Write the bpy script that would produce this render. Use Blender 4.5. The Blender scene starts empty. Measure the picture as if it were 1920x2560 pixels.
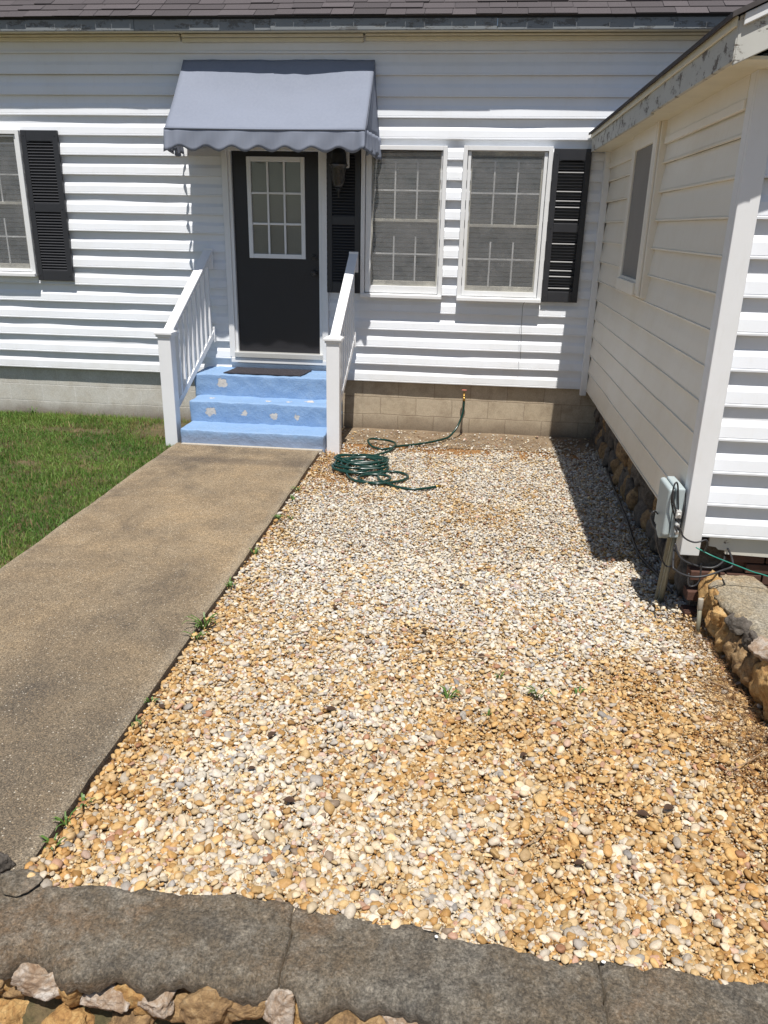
import bpy, bmesh, math, random
import numpy as np
from mathutils import Vector, Matrix, noise as mnoise

R = math.radians
random.seed(7)
rng = np.random.default_rng(11)
S = bpy.context.scene
COL = S.collection

# ------------------------------------------------------------------ camera
cam = bpy.data.cameras.new("camera")
cam.sensor_fit = 'HORIZONTAL'; cam.sensor_width = 36.0
cam.lens = 1950.0 / 1920.0 * 36.0
cam.clip_start = 0.05; cam.clip_end = 3000
co = bpy.data.objects.new("camera", cam); COL.objects.link(co)
co.matrix_world = Matrix(((0.99363613, -0.05667013, 0.09734339, 2.116),
                          (0.11090004, 0.34099152, -0.93350199, -8.6428377),
                          (0.01970841, 0.93835669, 0.34510622, 2.2),
                          (0, 0, 0, 1)))
S.camera = co

# ------------------------------------------------------------------ light
SUN = Vector((0.03, -0.39, 1.0)).normalized()            # towards the sun
ELEV = math.asin(SUN.z)
AZ = math.atan2(SUN.x, SUN.y)
w = bpy.data.worlds.new("World"); S.world = w; w.use_nodes = True
nt = w.node_tree; bg = nt.nodes["Background"]
sky = nt.nodes.new("ShaderNodeTexSky"); sky.sky_type = 'NISHITA'; sky.sun_disc = False
sky.sun_elevation = ELEV; sky.sun_rotation = AZ
sky.dust_density = 0.7; sky.air_density = 1.0
nt.links.new(sky.outputs[0], bg.inputs[0]); bg.inputs[1].default_value = 0.072
sl = bpy.data.lights.new("sun", 'SUN'); sl.energy = 5.0; sl.angle = R(0.5); sl.color = (1.0, 0.955, 0.89)
so = bpy.data.objects.new("sun", sl); COL.objects.link(so)
so.rotation_euler = SUN.to_track_quat('Z', 'Y').to_euler(); so.location = (0, -10, 20)
S.view_settings.view_transform = 'Standard'; S.view_settings.look = 'None'
S.view_settings.exposure = 0.22; S.view_settings.gamma = 1.0
S.cycles.max_bounces = 8; S.cycles.transparent_max_bounces = 12
S.cycles.use_denoising = True

# ------------------------------------------------------------------ helpers
def tag(o, label=None, cat=None, group=None, kind=None):
    if label: o['label'] = label
    if cat: o['category'] = cat
    if group: o['group'] = group
    if kind: o['kind'] = kind
    return o

def empty(name, loc, label, cat, group=None):
    o = bpy.data.objects.new(name, None); COL.objects.link(o)
    o.location = loc; o.empty_display_size = 0.1
    return tag(o, label, cat, group)

class MB:
    def __init__(s): s.v = []; s.f = []
    def add(s, vs, fs):
        b = len(s.v); s.v += [tuple(p) for p in vs]; s.f += [tuple(i + b for i in f) for f in fs]; return s
    def box(s, x0, x1, y0, y1, z0, z1):
        vs = [(x, y, z) for z in (z0, z1) for y in (y0, y1) for x in (x0, x1)]
        return s.add(vs, [(0, 2, 3, 1), (4, 5, 7, 6), (0, 1, 5, 4), (2, 6, 7, 3), (0, 4, 6, 2), (1, 3, 7, 5)])
    def hexa(s, lo, hi):     # lo/hi: 4 points each, same order
        return s.add(list(lo) + list(hi), [(3, 2, 1, 0), (4, 5, 6, 7), (0, 1, 5, 4), (1, 2, 6, 5), (2, 3, 7, 6), (3, 0, 4, 7)])
    def bar(s, a, b, w, h, up=(0, 0, 1)):
        a = Vector(a); b = Vector(b); d = (b - a).normalized()
        side = d.cross(Vector(up)).normalized(); u = side.cross(d).normalized()
        q = [(-1, -1), (1, -1), (1, 1), (-1, 1)]
        lo = [a + side * (w / 2 * i) + u * (h / 2 * j) for i, j in q]
        hi = [b + side * (w / 2 * i) + u * (h / 2 * j) for i, j in q]
        return s.hexa(lo, hi)
    def tube(s, pts, r, n=8, closed=False):
        P = [Vector(p) for p in pts]; m = len(P); rings = []
        up = Vector((0.12, 0.05, 1)).normalized()
        rr = r if hasattr(r, '__len__') else [r] * m
        for i, p in enumerate(P):
            d = (P[(i + 1) % m if closed else min(i + 1, m - 1)] - P[(i - 1) if (closed or i > 0) else 0])
            d = d.normalized() if d.length > 1e-9 else Vector((1, 0, 0))
            sx = d.cross(up)
            sx = sx.normalized() if sx.length > 1e-4 else d.cross(Vector((1, 0, 0))).normalized()
            sy = sx.cross(d)
            rings.append([p + (sx * math.cos(2 * math.pi * k / n) + sy * math.sin(2 * math.pi * k / n)) * rr[i] for k in range(n)])
        b = [q for ring in rings for q in ring]; fs = []
        for i in range(m if closed else m - 1):
            j = (i + 1) % m
            for k in range(n):
                fs.append((i * n + k, i * n + (k + 1) % n, j * n + (k + 1) % n, j * n + k))
        if not closed:
            fs.append(tuple(range(n))[::-1]); fs.append(tuple((m - 1) * n + k for k in range(n)))
        return s.add(b, fs)
    def lathe(s, prof, c, n=16):
        vs = []; fs = []
        for r, z in prof:
            for k in range(n):
                a = 2 * math.pi * k / n; vs.append((c[0] + r * math.cos(a), c[1] + r * math.sin(a), c[2] + z))
        for i in range(len(prof) - 1):
            for k in range(n):
                fs.append((i * n + k, i * n + (k + 1) % n, (i + 1) * n + (k + 1) % n, (i + 1) * n + k))
        return s.add(vs, fs)
    def prism(s, poly, axis, a0, a1):   # poly in the two other axes (order kept), extruded along axis
        def P(u, v, a):
            return {'x': (a, u, v), 'y': (u, a, v), 'z': (u, v, a)}[axis]
        n = len(poly)
        return s.add([P(u, v, a0) for u, v in poly] + [P(u, v, a1) for u, v in poly],
                     [tuple(range(n))[::-1], tuple(range(n, 2 * n))] + [(i, (i + 1) % n, n + (i + 1) % n, n + i) for i in range(n)])
    def build(s, name, m, parent=None, smooth=False, bevel=0, label=None, recalc=True, seg=2):
        me = bpy.data.meshes.new(name); me.from_pydata(s.v, [], s.f)
        if recalc:
            bm = bmesh.new(); bm.from_mesh(me); bmesh.ops.recalc_face_normals(bm, faces=bm.faces); bm.to_mesh(me); bm.free()
        o = bpy.data.objects.new(name, me); COL.objects.link(o)
        if m: me.materials.append(m)
        if smooth:
            me.polygons.foreach_set('use_smooth', [True] * len(me.polygons))
        if bevel:
            bv = o.modifiers.new("bevel", 'BEVEL'); bv.width = bevel; bv.segments = seg; bv.limit_method = 'ANGLE'; bv.angle_limit = R(40)
        if parent:
            o.parent = parent; o.matrix_parent_inverse = Matrix.Translation(-pos(parent))
        if label: o['label'] = label
        return o

def pos(o):
    p = Vector((0, 0, 0))
    while o: p += Vector(o.location); o = o.parent
    return p

def nz(x, y, z=0.0): return mnoise.noise(Vector((x, y, z)))

def spline(P, n=8, closed=False):
    P = [np.array(p, float) for p in P]; out = []; m = len(P)
    for i in range(m if closed else m - 1):
        g = lambda k: P[k % m] if closed else P[min(max(k, 0), m - 1)]
        p0, p1, p2, p3 = g(i - 1), g(i), g(i + 1), g(i + 2)
        for k in range(n):
            t = k / n
            out.append(0.5 * (2 * p1 + (p2 - p0) * t + (2 * p0 - 5 * p1 + 4 * p2 - p3) * t * t + (3 * p1 - p0 - 3 * p2 + p3) * t ** 3))
    if not closed: out.append(P[-1])
    return [tuple(p) for p in out]

# ------------------------------------------------------------------ materials
class NT:
    """small node-building helper"""
    def __init__(s, name):
        s.m = bpy.data.materials.new(name); s.m.use_nodes = True
        s.t = s.m.node_tree; s.b = s.t.nodes["Principled BSDF"]; s.out = s.t.nodes["Material Output"]
        s._co = None
    def n(s, typ, **kw):
        nd = s.t.nodes.new(typ)
        for k, v in kw.items():
            if k.startswith('i_'):
                key = k[2:]; key = int(key) if key.isdigit() else key.replace('_', ' ')
                s.set(nd.inputs[key], v)
            else: setattr(nd, k, v)
        return nd
    def set(s, sock, v):
        if hasattr(v, 'node'): s.t.links.new(v, sock)
        elif hasattr(v, 'outputs'): s.t.links.new(v.outputs[0], sock)
        elif isinstance(v, tuple) and len(v) == 3 and sock.type == 'RGBA': sock.default_value = (*v, 1)
        else: sock.default_value = v
    @property
    def co(s):
        if s._co is None: s._co = s.n("ShaderNodeNewGeometry").outputs['Position']
        return s._co
    def mapping(s, scale=(1, 1, 1), loc=(0, 0, 0), rot=(0, 0, 0), vec=None):
        nd = s.n("ShaderNodeMapping"); s.set(nd.inputs[0], vec or s.co)
        nd.inputs['Scale'].default_value = scale; nd.inputs['Location'].default_value = loc; nd.inputs['Rotation'].default_value = rot
        return nd.outputs[0]
    def noise(s, scale, detail=4, rough=0.6, vec=None, dist=0.0):
        nd = s.n("ShaderNodeTexNoise"); s.set(nd.inputs['Vector'], vec or s.co)
        nd.inputs['Scale'].default_value = scale; nd.inputs['Detail'].default_value = detail
        nd.inputs['Roughness'].default_value = rough; nd.inputs['Distortion'].default_value = dist
        return nd.outputs['Fac']
    def voro(s, scale, feature='F1', out='Distance', vec=None):
        nd = s.n("ShaderNodeTexVoronoi", feature=feature); s.set(nd.inputs['Vector'], vec or s.co)
        nd.inputs['Scale'].default_value = scale
        return nd.outputs[out]
    def ramp(s, fac, stops, interp='LINEAR'):
        nd = s.n("ShaderNodeValToRGB"); s.set(nd.inputs[0], fac); cr = nd.color_ramp; cr.interpolation = interp
        while len(cr.elements) < len(stops): cr.elements.new(0.5)
        for e, (p, c) in zip(cr.elements, stops):
            e.position = p; e.color = (*c, 1) if isinstance(c, tuple) else (c, c, c, 1)
        return nd.outputs[0]
    def mix(s, fac, a, b, blend='MIX'):
        nd = s.n("ShaderNodeMix", data_type='RGBA', blend_type=blend)
        s.set(nd.inputs[0], fac); s.set(nd.inputs[6], a); s.set(nd.inputs[7], b)
        return nd.outputs[2]
    def math(s, op, a, b=0.0, c=0.0):
        nd = s.n("ShaderNodeMath", operation=op); s.set(nd.inputs[0], a); s.set(nd.inputs[1], b); s.set(nd.inputs[2], c)
        return nd.outputs[0]
    def maprange(s, v, a, b, c=0.0, d=1.0):
        nd = s.n("ShaderNodeMapRange"); s.set(nd.inputs[0], v)
        for i, x in zip((1, 2, 3, 4), (a, b, c, d)): nd.inputs[i].default_value = x
        return nd.outputs[0]
    def sep(s, vec=None):
        nd = s.n("ShaderNodeSeparateXYZ"); s.set(nd.inputs[0], vec or s.co); return nd.outputs
    def bump(s, h, strength=0.3, dist=0.01):
        nd = s.n("ShaderNodeBump"); s.set(nd.inputs['Height'], h); nd.inputs['Strength'].default_value = strength; nd.inputs['Distance'].default_value = dist
        s.t.links.new(nd.outputs[0], s.b.inputs['Normal'])
    def col(s, c): s.set(s.b.inputs['Base Color'], c); return s
    def rough(s, r): s.set(s.b.inputs['Roughness'], r); return s
    def spec(s, v): s.b.inputs['Specular IOR Level'].default_value = v; return s

def simple(name, c, rough=0.6, var=0.12, scale=9, spec=0.4, metal=0.0, bump=0.0, bscale=120):
    k = NT(name)
    a = tuple(x * (1 - var) for x in c); b = tuple(min(1, x * (1 + var)) for x in c)
    k.col(k.mix(k.noise(scale, 5), a, b)).rough(rough).spec(spec)
    k.b.inputs['Metallic'].default_value = metal
    if bump: k.bump(k.noise(bscale, 3), bump, 0.004)
    return k.m

# white vinyl
def vinyl(name, c=(0.80, 0.81, 0.83), grime=(0.62, 0.60, 0.54)):
    k = NT(name)
    n1 = k.noise(1.4, 6, 0.65); n2 = k.noise(22, 4, 0.7, k.mapping((1, 1, 0.25)))
    base = k.mix(k.ramp(n1, [(0.45, 0.0), (0.8, 0.35)]), c, grime)
    streak = k.mix(k.ramp(n2, [(0.55, 0.0), (0.85, 0.22)]), base, grime)
    lowz = k.maprange(k.math('ADD', k.sep()[2], k.math('MULTIPLY', k.noise(3, 6, 0.7), 0.5)), 0.75, 1.05, 0.38, 0.0)
    streak = k.mix(lowz, streak, tuple(0.8 * q for q in grime))
    k.col(streak).rough(0.42).spec(0.35)
    k.bump(k.noise(60, 3, 0.5, k.mapping((0.2, 0.2, 6))), 0.08, 0.003)
    return k.m
VINYL = vinyl('white_vinyl', (0.775, 0.80, 0.84))
VINYL_W = vinyl('weathered_vinyl', (0.82, 0.775, 0.68), (0.62, 0.52, 0.36))
TRIM = vinyl('white_trim', (0.78, 0.79, 0.80), (0.6, 0.58, 0.52))
SOFF = simple('cream_soffit', (0.70, 0.66, 0.52), 0.55)
RAIL = simple('white_plastic', (0.80, 0.81, 0.83), 0.35, 0.04, spec=0.5)
CHAR = simple('charcoal_plastic', (0.030, 0.031, 0.036), 0.42, 0.15, spec=0.45)
DOORM = simple('charcoal_paint', (0.022, 0.022, 0.026), 0.38, 0.10, 3, spec=0.4)
BLACK = simple('black_rubber', (0.015, 0.015, 0.016), 0.5)
CABLE = simple('cable_black', (0.035, 0.035, 0.038), 0.42)
ALU = simple('aluminium', (0.62, 0.62, 0.60), 0.38, 0.08, metal=0.4)
BRASS = simple('brass', (0.45, 0.28, 0.08), 0.35, metal=0.8)
GREYP = simple('grey_plastic', (0.40, 0.46, 0.47), 0.5, 0.06)
GALV = simple('galvanised_steel', (0.30, 0.29, 0.22), 0.55, 0.2, 30, metal=0.3)
RUSTR = simple('red_handle', (0.35, 0.12, 0.09), 0.5, 0.3, 60)
KNOB = simple('dark_bronze', (0.06, 0.055, 0.05), 0.4, metal=0.5)
MAT = NT('rubber_mat'); MAT.col(MAT.mix(MAT.ramp(MAT.noise(55, 3), [(0.55, 0.0), (0.72, 1.0)]), (0.026, 0.023, 0.029), (0.085, 0.07, 0.072))).rough(0.9)
MAT.bump(MAT.noise(300, 2), 0.6, 0.004); MAT = MAT.m

def peeling(name, paint, wood, thr=0.62):
    k = NT(name)
    n = k.noise(9, 7, 0.72, k.mapping((0.6, 1, 1.6)))
    n2 = k.noise(60, 4, 0.7)
    f = k.ramp(k.math('ADD', k.math('MULTIPLY', n, 0.75), k.math('MULTIPLY', n2, 0.25)), [(thr - 0.02, 0.0), (thr + 0.015, 1.0)])
    p2 = k.mix(k.noise(5, 5), tuple(0.82 * x for x in paint), paint)
    k.col(k.mix(f, p2, wood)).rough(0.7); k.bump(k.math('SUBTRACT', 1.0, f), 0.5, 0.003)
    return k.m
FASCIA = peeling('weathered_fascia', (0.23, 0.25, 0.265), (0.12, 0.122, 0.122), 0.55)
FASCIA_W = peeling('peeling_white_fascia', (0.58, 0.58, 0.54), (0.16, 0.14, 0.12), 0.562)
SKIRT = peeling('peeling_skirt_board', (0.62, 0.60, 0.53), (0.10, 0.07, 0.05), 0.60)

# shingles
k = NT('asphalt_shingle')
att = k.n("ShaderNodeAttribute", attribute_name='Col')
g = k.noise(500, 2, 0.8)
c = k.mix(1.0, att.outputs['Color'], k.ramp(g, [(0.3, 0.55), (0.7, 1.5)]), 'MULTIPLY')
k.col(c).rough(0.95); k.bump(g, 0.5, 0.003); SHING = k.m

# awning canvas
k = NT('grey_canvas')
wv = k.noise(260, 2, 0.5, k.mapping((1, 1, 0.05))); st = k.noise(45, 3, 0.6, k.mapping((1, 1, 0.04)))
c = k.mix(st, (0.210, 0.236, 0.298), (0.262, 0.288, 0.355)); c = k.mix(k.ramp(k.noise(3, 5), [(0.4, 0.0), (0.8, 0.3)]), c, (0.25, 0.28, 0.36))
k.col(c).rough(0.8).spec(0.25); k.bump(wv, 0.25, 0.002)
tr = k.n("ShaderNodeBsdfTranslucent"); tr.inputs[0].default_value = (0.2, 0.21, 0.25, 1)
ms = k.n("ShaderNodeMixShader"); ms.inputs[0].default_value = 0.10
k.t.links.new(k.b.outputs[0], ms.inputs[1]); k.t.links.new(tr.outputs[0], ms.inputs[2]); k.t.links.new(ms.outputs[0], k.out.inputs[0])
CANVAS = k.m
PIPING = simple('pale_piping', (0.62, 0.60, 0.58), 0.7)

# glass, insect screen, blinds
k = NT('window_glass')
tb = k.n("ShaderNodeBsdfTransparent"); tb.inputs[0].default_value = (0.93, 0.95, 0.95, 1)
gl = k.n("ShaderNodeBsdfGlossy"); gl.inputs['Roughness'].default_value = 0.02
fr = k.n("ShaderNodeFresnel"); fr.inputs[0].default_value = 1.5
ms = k.n("ShaderNodeMixShader"); k.set(ms.inputs[0], k.math('ADD', fr.outputs[0], 0.03))
k.t.links.new(tb.outputs[0], ms.inputs[1]); k.t.links.new(gl.outputs[0], ms.inputs[2]); k.t.links.new(ms.outputs[0], k.out.inputs[0])
GLASS = k.m
def screen(name, dens_lo, dens_hi, colr):
    k = NT(name)
    tb = k.n("ShaderNodeBsdfTransparent"); df = k.n("ShaderNodeBsdfDiffuse"); df.inputs[0].default_value = (*colr, 1)
    f = k.math('ADD', k.math('MULTIPLY', k.noise(4, 6, 0.7, k.mapping((1.0, 1, 1.0))), 0.55), k.math('MULTIPLY', k.noise(150, 3, 0.8), 0.45))
    fac = k.ramp(f, [(0.36, dens_lo), (0.64, dens_hi)])
    ms = k.n("ShaderNodeMixShader"); k.set(ms.inputs[0], fac)
    k.t.links.new(tb.outputs[0], ms.inputs[1]); k.t.links.new(df.outputs[0], ms.inputs[2]); k.t.links.new(ms.outputs[0], k.out.inputs[0])
    return k.m
SCREEN = screen('insect_screen', 0.05, 0.48, (0.27, 0.27, 0.27))
SCREEN_D = screen('dense_screen', 0.90, 0.98, (0.30, 0.285, 0.265))
BLIND = simple('blind_slats', (0.78, 0.78, 0.76), 0.6, 0.08, 5)
BLIND_D = simple('pale_blind_slats', (0.40, 0.40, 0.37), 0.6, 0.1, 5)
MUNT = simple('muntin_white', (0.75, 0.76, 0.76), 0.5)
SASHM = simple('sash_cream', (0.66, 0.64, 0.56), 0.5, 0.1, 14)
DARKV = simple('dark_void', (0.012, 0.011, 0.010), 0.9)

# concrete block
def block(name, c, c2, mortar, dirt, z0, bump=0.5):
    k = NT(name)
    p = k.sep()
    cmb = k.n("ShaderNodeCombineXYZ"); k.set(cmb.inputs[0], k.math('ADD', p[0], p[1])); k.set(cmb.inputs[1], k.math('ADD', p[2], -z0))
    vec = cmb.outputs[0]
    wob = k.n("ShaderNodeVectorMath", operation='ADD'); k.set(wob.inputs[0], vec)
    sc = k.n("ShaderNodeVectorMath", operation='SCALE'); nn = k.n("ShaderNodeTexNoise"); nn.inputs['Scale'].default_value = 7; k.set(nn.inputs['Vector'], k.co)
    k.set(sc.inputs[0], nn.outputs['Color']); sc.inputs['Scale'].default_value = 0.018; k.set(wob.inputs[1], sc.outputs[0])
    bt = k.n("ShaderNodeTexBrick"); k.set(bt.inputs['Vector'], wob.outputs[0])
    bt.inputs['Scale'].default_value = 1.0; bt.inputs['Brick Width'].default_value = 0.405; bt.inputs['Row Height'].default_value = 0.198
    bt.inputs['Mortar Size'].default_value = 0.005; bt.inputs['Mortar Smooth'].default_value = 0.4
    bt.inputs['Color1'].default_value = (*c, 1); bt.inputs['Color2'].default_value = (*c2, 1); bt.inputs['Mortar'].default_value = (*mortar, 1)
    n = k.noise(6, 7, 0.7); g = k.noise(90, 4, 0.7)
    low = k.maprange(k.math('ADD', p[2], k.math('MULTIPLY', k.noise(4, 5), 0.16)), 0.06, 0.26, 1.0, 0.0)
    cc = k.mix(k.math('MULTIPLY', k.ramp(n, [(0.45, 0.0), (0.75, 0.7)]), 1.0), bt.outputs['Color'], dirt)
    cc = k.mix(k.math('MULTIPLY', low, 0.85), cc, (0.13, 0.095, 0.065))
    cc = k.mix(1.0, cc, k.ramp(g, [(0.3, 0.8), (0.7, 1.12)]), 'MULTIPLY')
    k.col(cc).rough(0.9)
    h = k.math('SUBTRACT', k.math('MULTIPLY', g, 0.35), bt.outputs['Fac'])
    k.bump(h, bump, 0.006)
    return k.m
BLOCK_L = block('painted_block', (0.60, 0.58, 0.53), (0.54, 0.52, 0.47), (0.68, 0.66, 0.62), (0.44, 0.39, 0.31), -0.04)
BLOCK_R = block('bare_block', (0.50, 0.42, 0.31), (0.46, 0.38, 0.27), (0.36, 0.29, 0.21), (0.24, 0.18, 0.12), -0.02, 0.6)

# blue painted steps with chipped paint at known places
k = NT('blue_step_paint')
p = k.sep()
chips = [(-0.52, -0.485, 0.555, 0.055), (-0.56, -0.805, 0.315, 0.05), (-0.2, -0.805, 0.31, 0.032), (0.12, -0.805, 0.30, 0.042),
         (0.36, -0.805, 0.295, 0.032), (0.46, -0.60, 0.427, 0.05), (0.02, -0.66, 0.427, 0.03), (-0.60, -0.62, 0.427, 0.03), (0.25, -0.64, 0.427, 0.028)]
mask = None
nn = k.n("ShaderNodeTexNoise"); nn.inputs['Scale'].default_value = 24; nn.inputs['Detail'].default_value = 6; k.set(nn.inputs['Vector'], k.co)
off = k.n("ShaderNodeVectorMath", operation='SCALE'); k.set(off.inputs[0], nn.outputs['Color']); off.inputs['Scale'].default_value = 0.11
ad = k.n("ShaderNodeVectorMath", operation='ADD'); k.set(ad.inputs[0], k.co); k.set(ad.inputs[1], off.outputs[0])
for (cx, cy, cz, r) in chips:
    d = k.n("ShaderNodeVectorMath", operation='DISTANCE'); k.set(d.inputs[0], ad.outputs[0]); d.inputs[1].default_value = (cx + 0.055, cy + 0.055, cz + 0.055)
    q = k.maprange(d.outputs['Value'], r * 0.95, r * 1.0, 1.0, 0.0)
    mask = q if mask is None else k.math('MAXIMUM', mask, q)
spk = k.ramp(k.noise(38, 5, 0.7), [(0.705, 0.0), (0.715, 1.0)])
mask = k.math('MAXIMUM', mask, k.math('MULTIPLY', spk, 0.8))
blue = k.mix(k.noise(5, 6, 0.65), (0.185, 0.305, 0.50), (0.24, 0.375, 0.58))
blue = k.mix(k.ramp(k.noise(14, 5, 0.7), [(0.5, 0.0), (0.8, 0.45)]), blue, (0.29, 0.39, 0.52))
lowd = k.maprange(k.math('ADD', p[2], k.math('MULTIPLY', k.noise(9, 4), 0.10)), 0.17, 0.25, 1.0, 0.0)  # blue turns greyer towards the bottom
blue = k.mix(k.math('MULTIPLY', lowd, 0.6), blue, (0.24, 0.27, 0.36))
raw = k.mix(k.noise(40, 4), (0.42, 0.37, 0.32), (0.70, 0.67, 0.62))
cx_ = k.math('SUBTRACT', k.math('FRACT', k.math('ADD', k.math('MULTIPLY', p[0], 2.46), k.math('MULTIPLY', k.math('FLOOR', k.math('MULTIPLY', p[2], 4.6)), 0.43))), 0.5)
joint = k.maprange(k.math('ABSOLUTE', k.math('ADD', cx_, k.math('MULTIPLY', k.noise(30, 2), 0.01))), 0.0, 0.022, 1.0, 0.0)
k.col(k.mix(mask, blue, raw)).rough(0.62)
h = k.math('SUBTRACT', k.math('ADD', k.math('MULTIPLY', k.noise(24, 5, 0.7), 0.9), k.math('MULTIPLY', k.noise(130, 3, 0.7), 0.25)), k.math('ADD', k.math('MULTIPLY', mask, 0.5), k.math('MULTIPLY', joint, 0.13)))
k.bump(h, 0.9, 0.011); BLUE = k.m

# walkway: exposed aggregate concrete
k = NT('aggregate_concrete')
n1 = k.noise(1.1, 8, 0.70, dist=0.5); n2 = k.noise(4.5, 7, 0.72)
base = k.mix(k.ramp(n1, [(0.36, 0.0), (0.62, 1.0)]), (0.120, 0.093, 0.064), (0.285, 0.208, 0.122))
base = k.mix(k.ramp(n2, [(0.45, 0.0), (0.62, 0.7)]), base, (0.260, 0.200, 0.128))
p = k.sep()
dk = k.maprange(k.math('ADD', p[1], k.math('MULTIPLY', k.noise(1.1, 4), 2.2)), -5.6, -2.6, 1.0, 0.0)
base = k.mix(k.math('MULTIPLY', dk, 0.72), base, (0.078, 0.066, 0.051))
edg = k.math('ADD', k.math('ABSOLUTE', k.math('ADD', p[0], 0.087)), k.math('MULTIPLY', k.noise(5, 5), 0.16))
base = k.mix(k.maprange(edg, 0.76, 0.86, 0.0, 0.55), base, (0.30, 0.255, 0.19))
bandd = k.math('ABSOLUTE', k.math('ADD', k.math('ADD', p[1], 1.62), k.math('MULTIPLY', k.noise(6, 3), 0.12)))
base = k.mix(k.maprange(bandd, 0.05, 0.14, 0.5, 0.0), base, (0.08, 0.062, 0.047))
v = k.voro(85); vc = k.voro(85, out='Color')
peb = k.math('MULTIPLY', k.ramp(v, [(0.22, 1.0), (0.36, 0.0)]), k.ramp(k.sep(vc)[0], [(0.50, 0.0), (0.58, 1.0)]))
pc = k.ramp(k.sep(vc)[1], [(0.0, (0.17, 0.11, 0.06)), (0.45, (0.29, 0.21, 0.12)), (0.75, (0.40, 0.31, 0.20)), (0.93, (0.60, 0.54, 0.44))])
v2 = k.voro(230, out='Color'); fine = k.ramp(k.sep(v2)[0], [(0.0, 0.48), (0.55, 0.97), (0.9, 1.6)])
cc = k.mix(1.0, base, fine, 'MULTIPLY'); cc = k.mix(k.math('MULTIPLY', peb, 0.8), cc, pc)
k.col(cc).rough(0.92)
k.bump(k.math('ADD', peb, k.math('MULTIPLY', k.noise(200, 3, 0.8), 1.2)), 0.6, 0.004); WALK = k.m

# soil under the gravel, soil near the house, lawn soil
def soil(name, a, b, c):
    k = NT(name); cc = k.ramp(k.noise(3.5, 8, 0.7), [(0.3, a), (0.5, b), (0.72, c)])
    g = k.noise(70, 5, 0.75); k.col(k.mix(1.0, cc, k.ramp(g, [(0.25, 0.55), (0.75, 1.4)]), 'MULTIPLY')).rough(0.95)
    k.bump(g, 0.8, 0.012); return k.m
SOIL = soil('rusty_soil', (0.12, 0.055, 0.020), (0.27, 0.13, 0.042), (0.38, 0.20, 0.07))
DIRT = soil('tan_dirt', (0.13, 0.095, 0.06), (0.23, 0.17, 0.11), (0.31, 0.235, 0.155))
LAWN = soil('lawn_soil', (0.05, 0.045, 0.02), (0.09, 0.075, 0.032), (0.19, 0.13, 0.07))

# gravel
k = NT('river_pebbles')
att = k.n("ShaderNodeAttribute", attribute_name='Col')
n = k.noise(75, 5, 0.7, dist=1.2)
c = k.mix(1.0, att.outputs['Color'], k.ramp(n, [(0.25, (0.72, 0.62, 0.5)), (0.5, (1.0, 0.97, 0.93)), (0.8, (1.14, 1.12, 1.1))]), 'MULTIPLY')
k.col(c).rough(0.6).spec(0.35); k.bump(k.noise(260, 3), 0.25, 0.003); PEB = k.m

# grass
k = NT('grass_blades')
att = k.n("ShaderNodeAttribute", attribute_name='Col'); k.col(att.outputs['Color']).rough(0.55).spec(0.3)
tr = k.n("ShaderNodeBsdfTranslucent"); k.set(tr.inputs[0], att.outputs['Color'])
ms = k.n("ShaderNodeMixShader"); ms.inputs[0].default_value = 0.3
k.t.links.new(k.b.outputs[0], ms.inputs[1]); k.t.links.new(tr.outputs[0], ms.inputs[2]); k.t.links.new(ms.outputs[0], k.out.inputs[0])
GRASS = k.m

# wall cap mortar
def capmat(name, a, b, c, lich):
    k = NT(name)
    n1 = k.noise(2.2, 8, 0.72, dist=0.5); n2 = k.noise(7, 10, 0.82, dist=0.3); n3 = k.noise(40, 9, 0.88); g = k.noise(110, 3, 0.8); sp = k.voro(140, out='Color')
    cc = k.ramp(n1, [(0.34, a), (0.5, b), (0.64, c)])
    cc = k.mix(k.ramp(n2, [(0.46, 0.0), (0.58, 0.42), (0.72, 0.8)]), cc, lich)
    cc = k.mix(1.0, cc, k.ramp(n3, [(0.36, 0.50), (0.5, 1.05), (0.64, 1.75)]), 'MULTIPLY')
    cc = k.mix(1.0, cc, k.ramp(g, [(0.34, 0.55), (0.5, 1.05), (0.66, 1.6)]), 'MULTIPLY')
    cc = k.mix(k.ramp(k.sep(sp)[0], [(0.90, 0.0), (0.96, 0.22)]), cc, tuple(min(1, q * 1.6) for q in lich))
    cv = k.voro(1.9, 'DISTANCE_TO_EDGE', vec=k.mapping((1, 1, 0.2)))
    wig = k.math('ADD', cv, k.math('MULTIPLY', k.noise(9, 7, 0.75), 0.16))
    hair = k.math('MULTIPLY', k.ramp(wig, [(0.084, 1.0), (0.088, 0.0)]), k.ramp(k.noise(2.3, 2), [(0.54, 0.0), (0.60, 1.0)]))
    cc = k.mix(k.math('MULTIPLY', hair, 0.0), cc, (0.03, 0.026, 0.022))
    k.col(cc).rough(0.95)
    k.bump(k.math('SUBTRACT', k.math('ADD', k.math('MULTIPLY', n3, 1.2), k.math('ADD', k.math('MULTIPLY', n2, 1.5), k.math('MULTIPLY', g, 0.45))), k.math('MULTIPLY', hair, 0.3)), 0.9, 0.010)
    return k.m
CAP = capmat('mortar_cap', (0.085, 0.077, 0.065), (0.125, 0.098, 0.066), (0.155, 0.102, 0.058), (0.270, 0.245, 0.200))
CAP_R = capmat('pale_mortar_cap', (0.23, 0.20, 0.15), (0.28, 0.23, 0.155), (0.33, 0.24, 0.14), (0.38, 0.355, 0.295))

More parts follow.
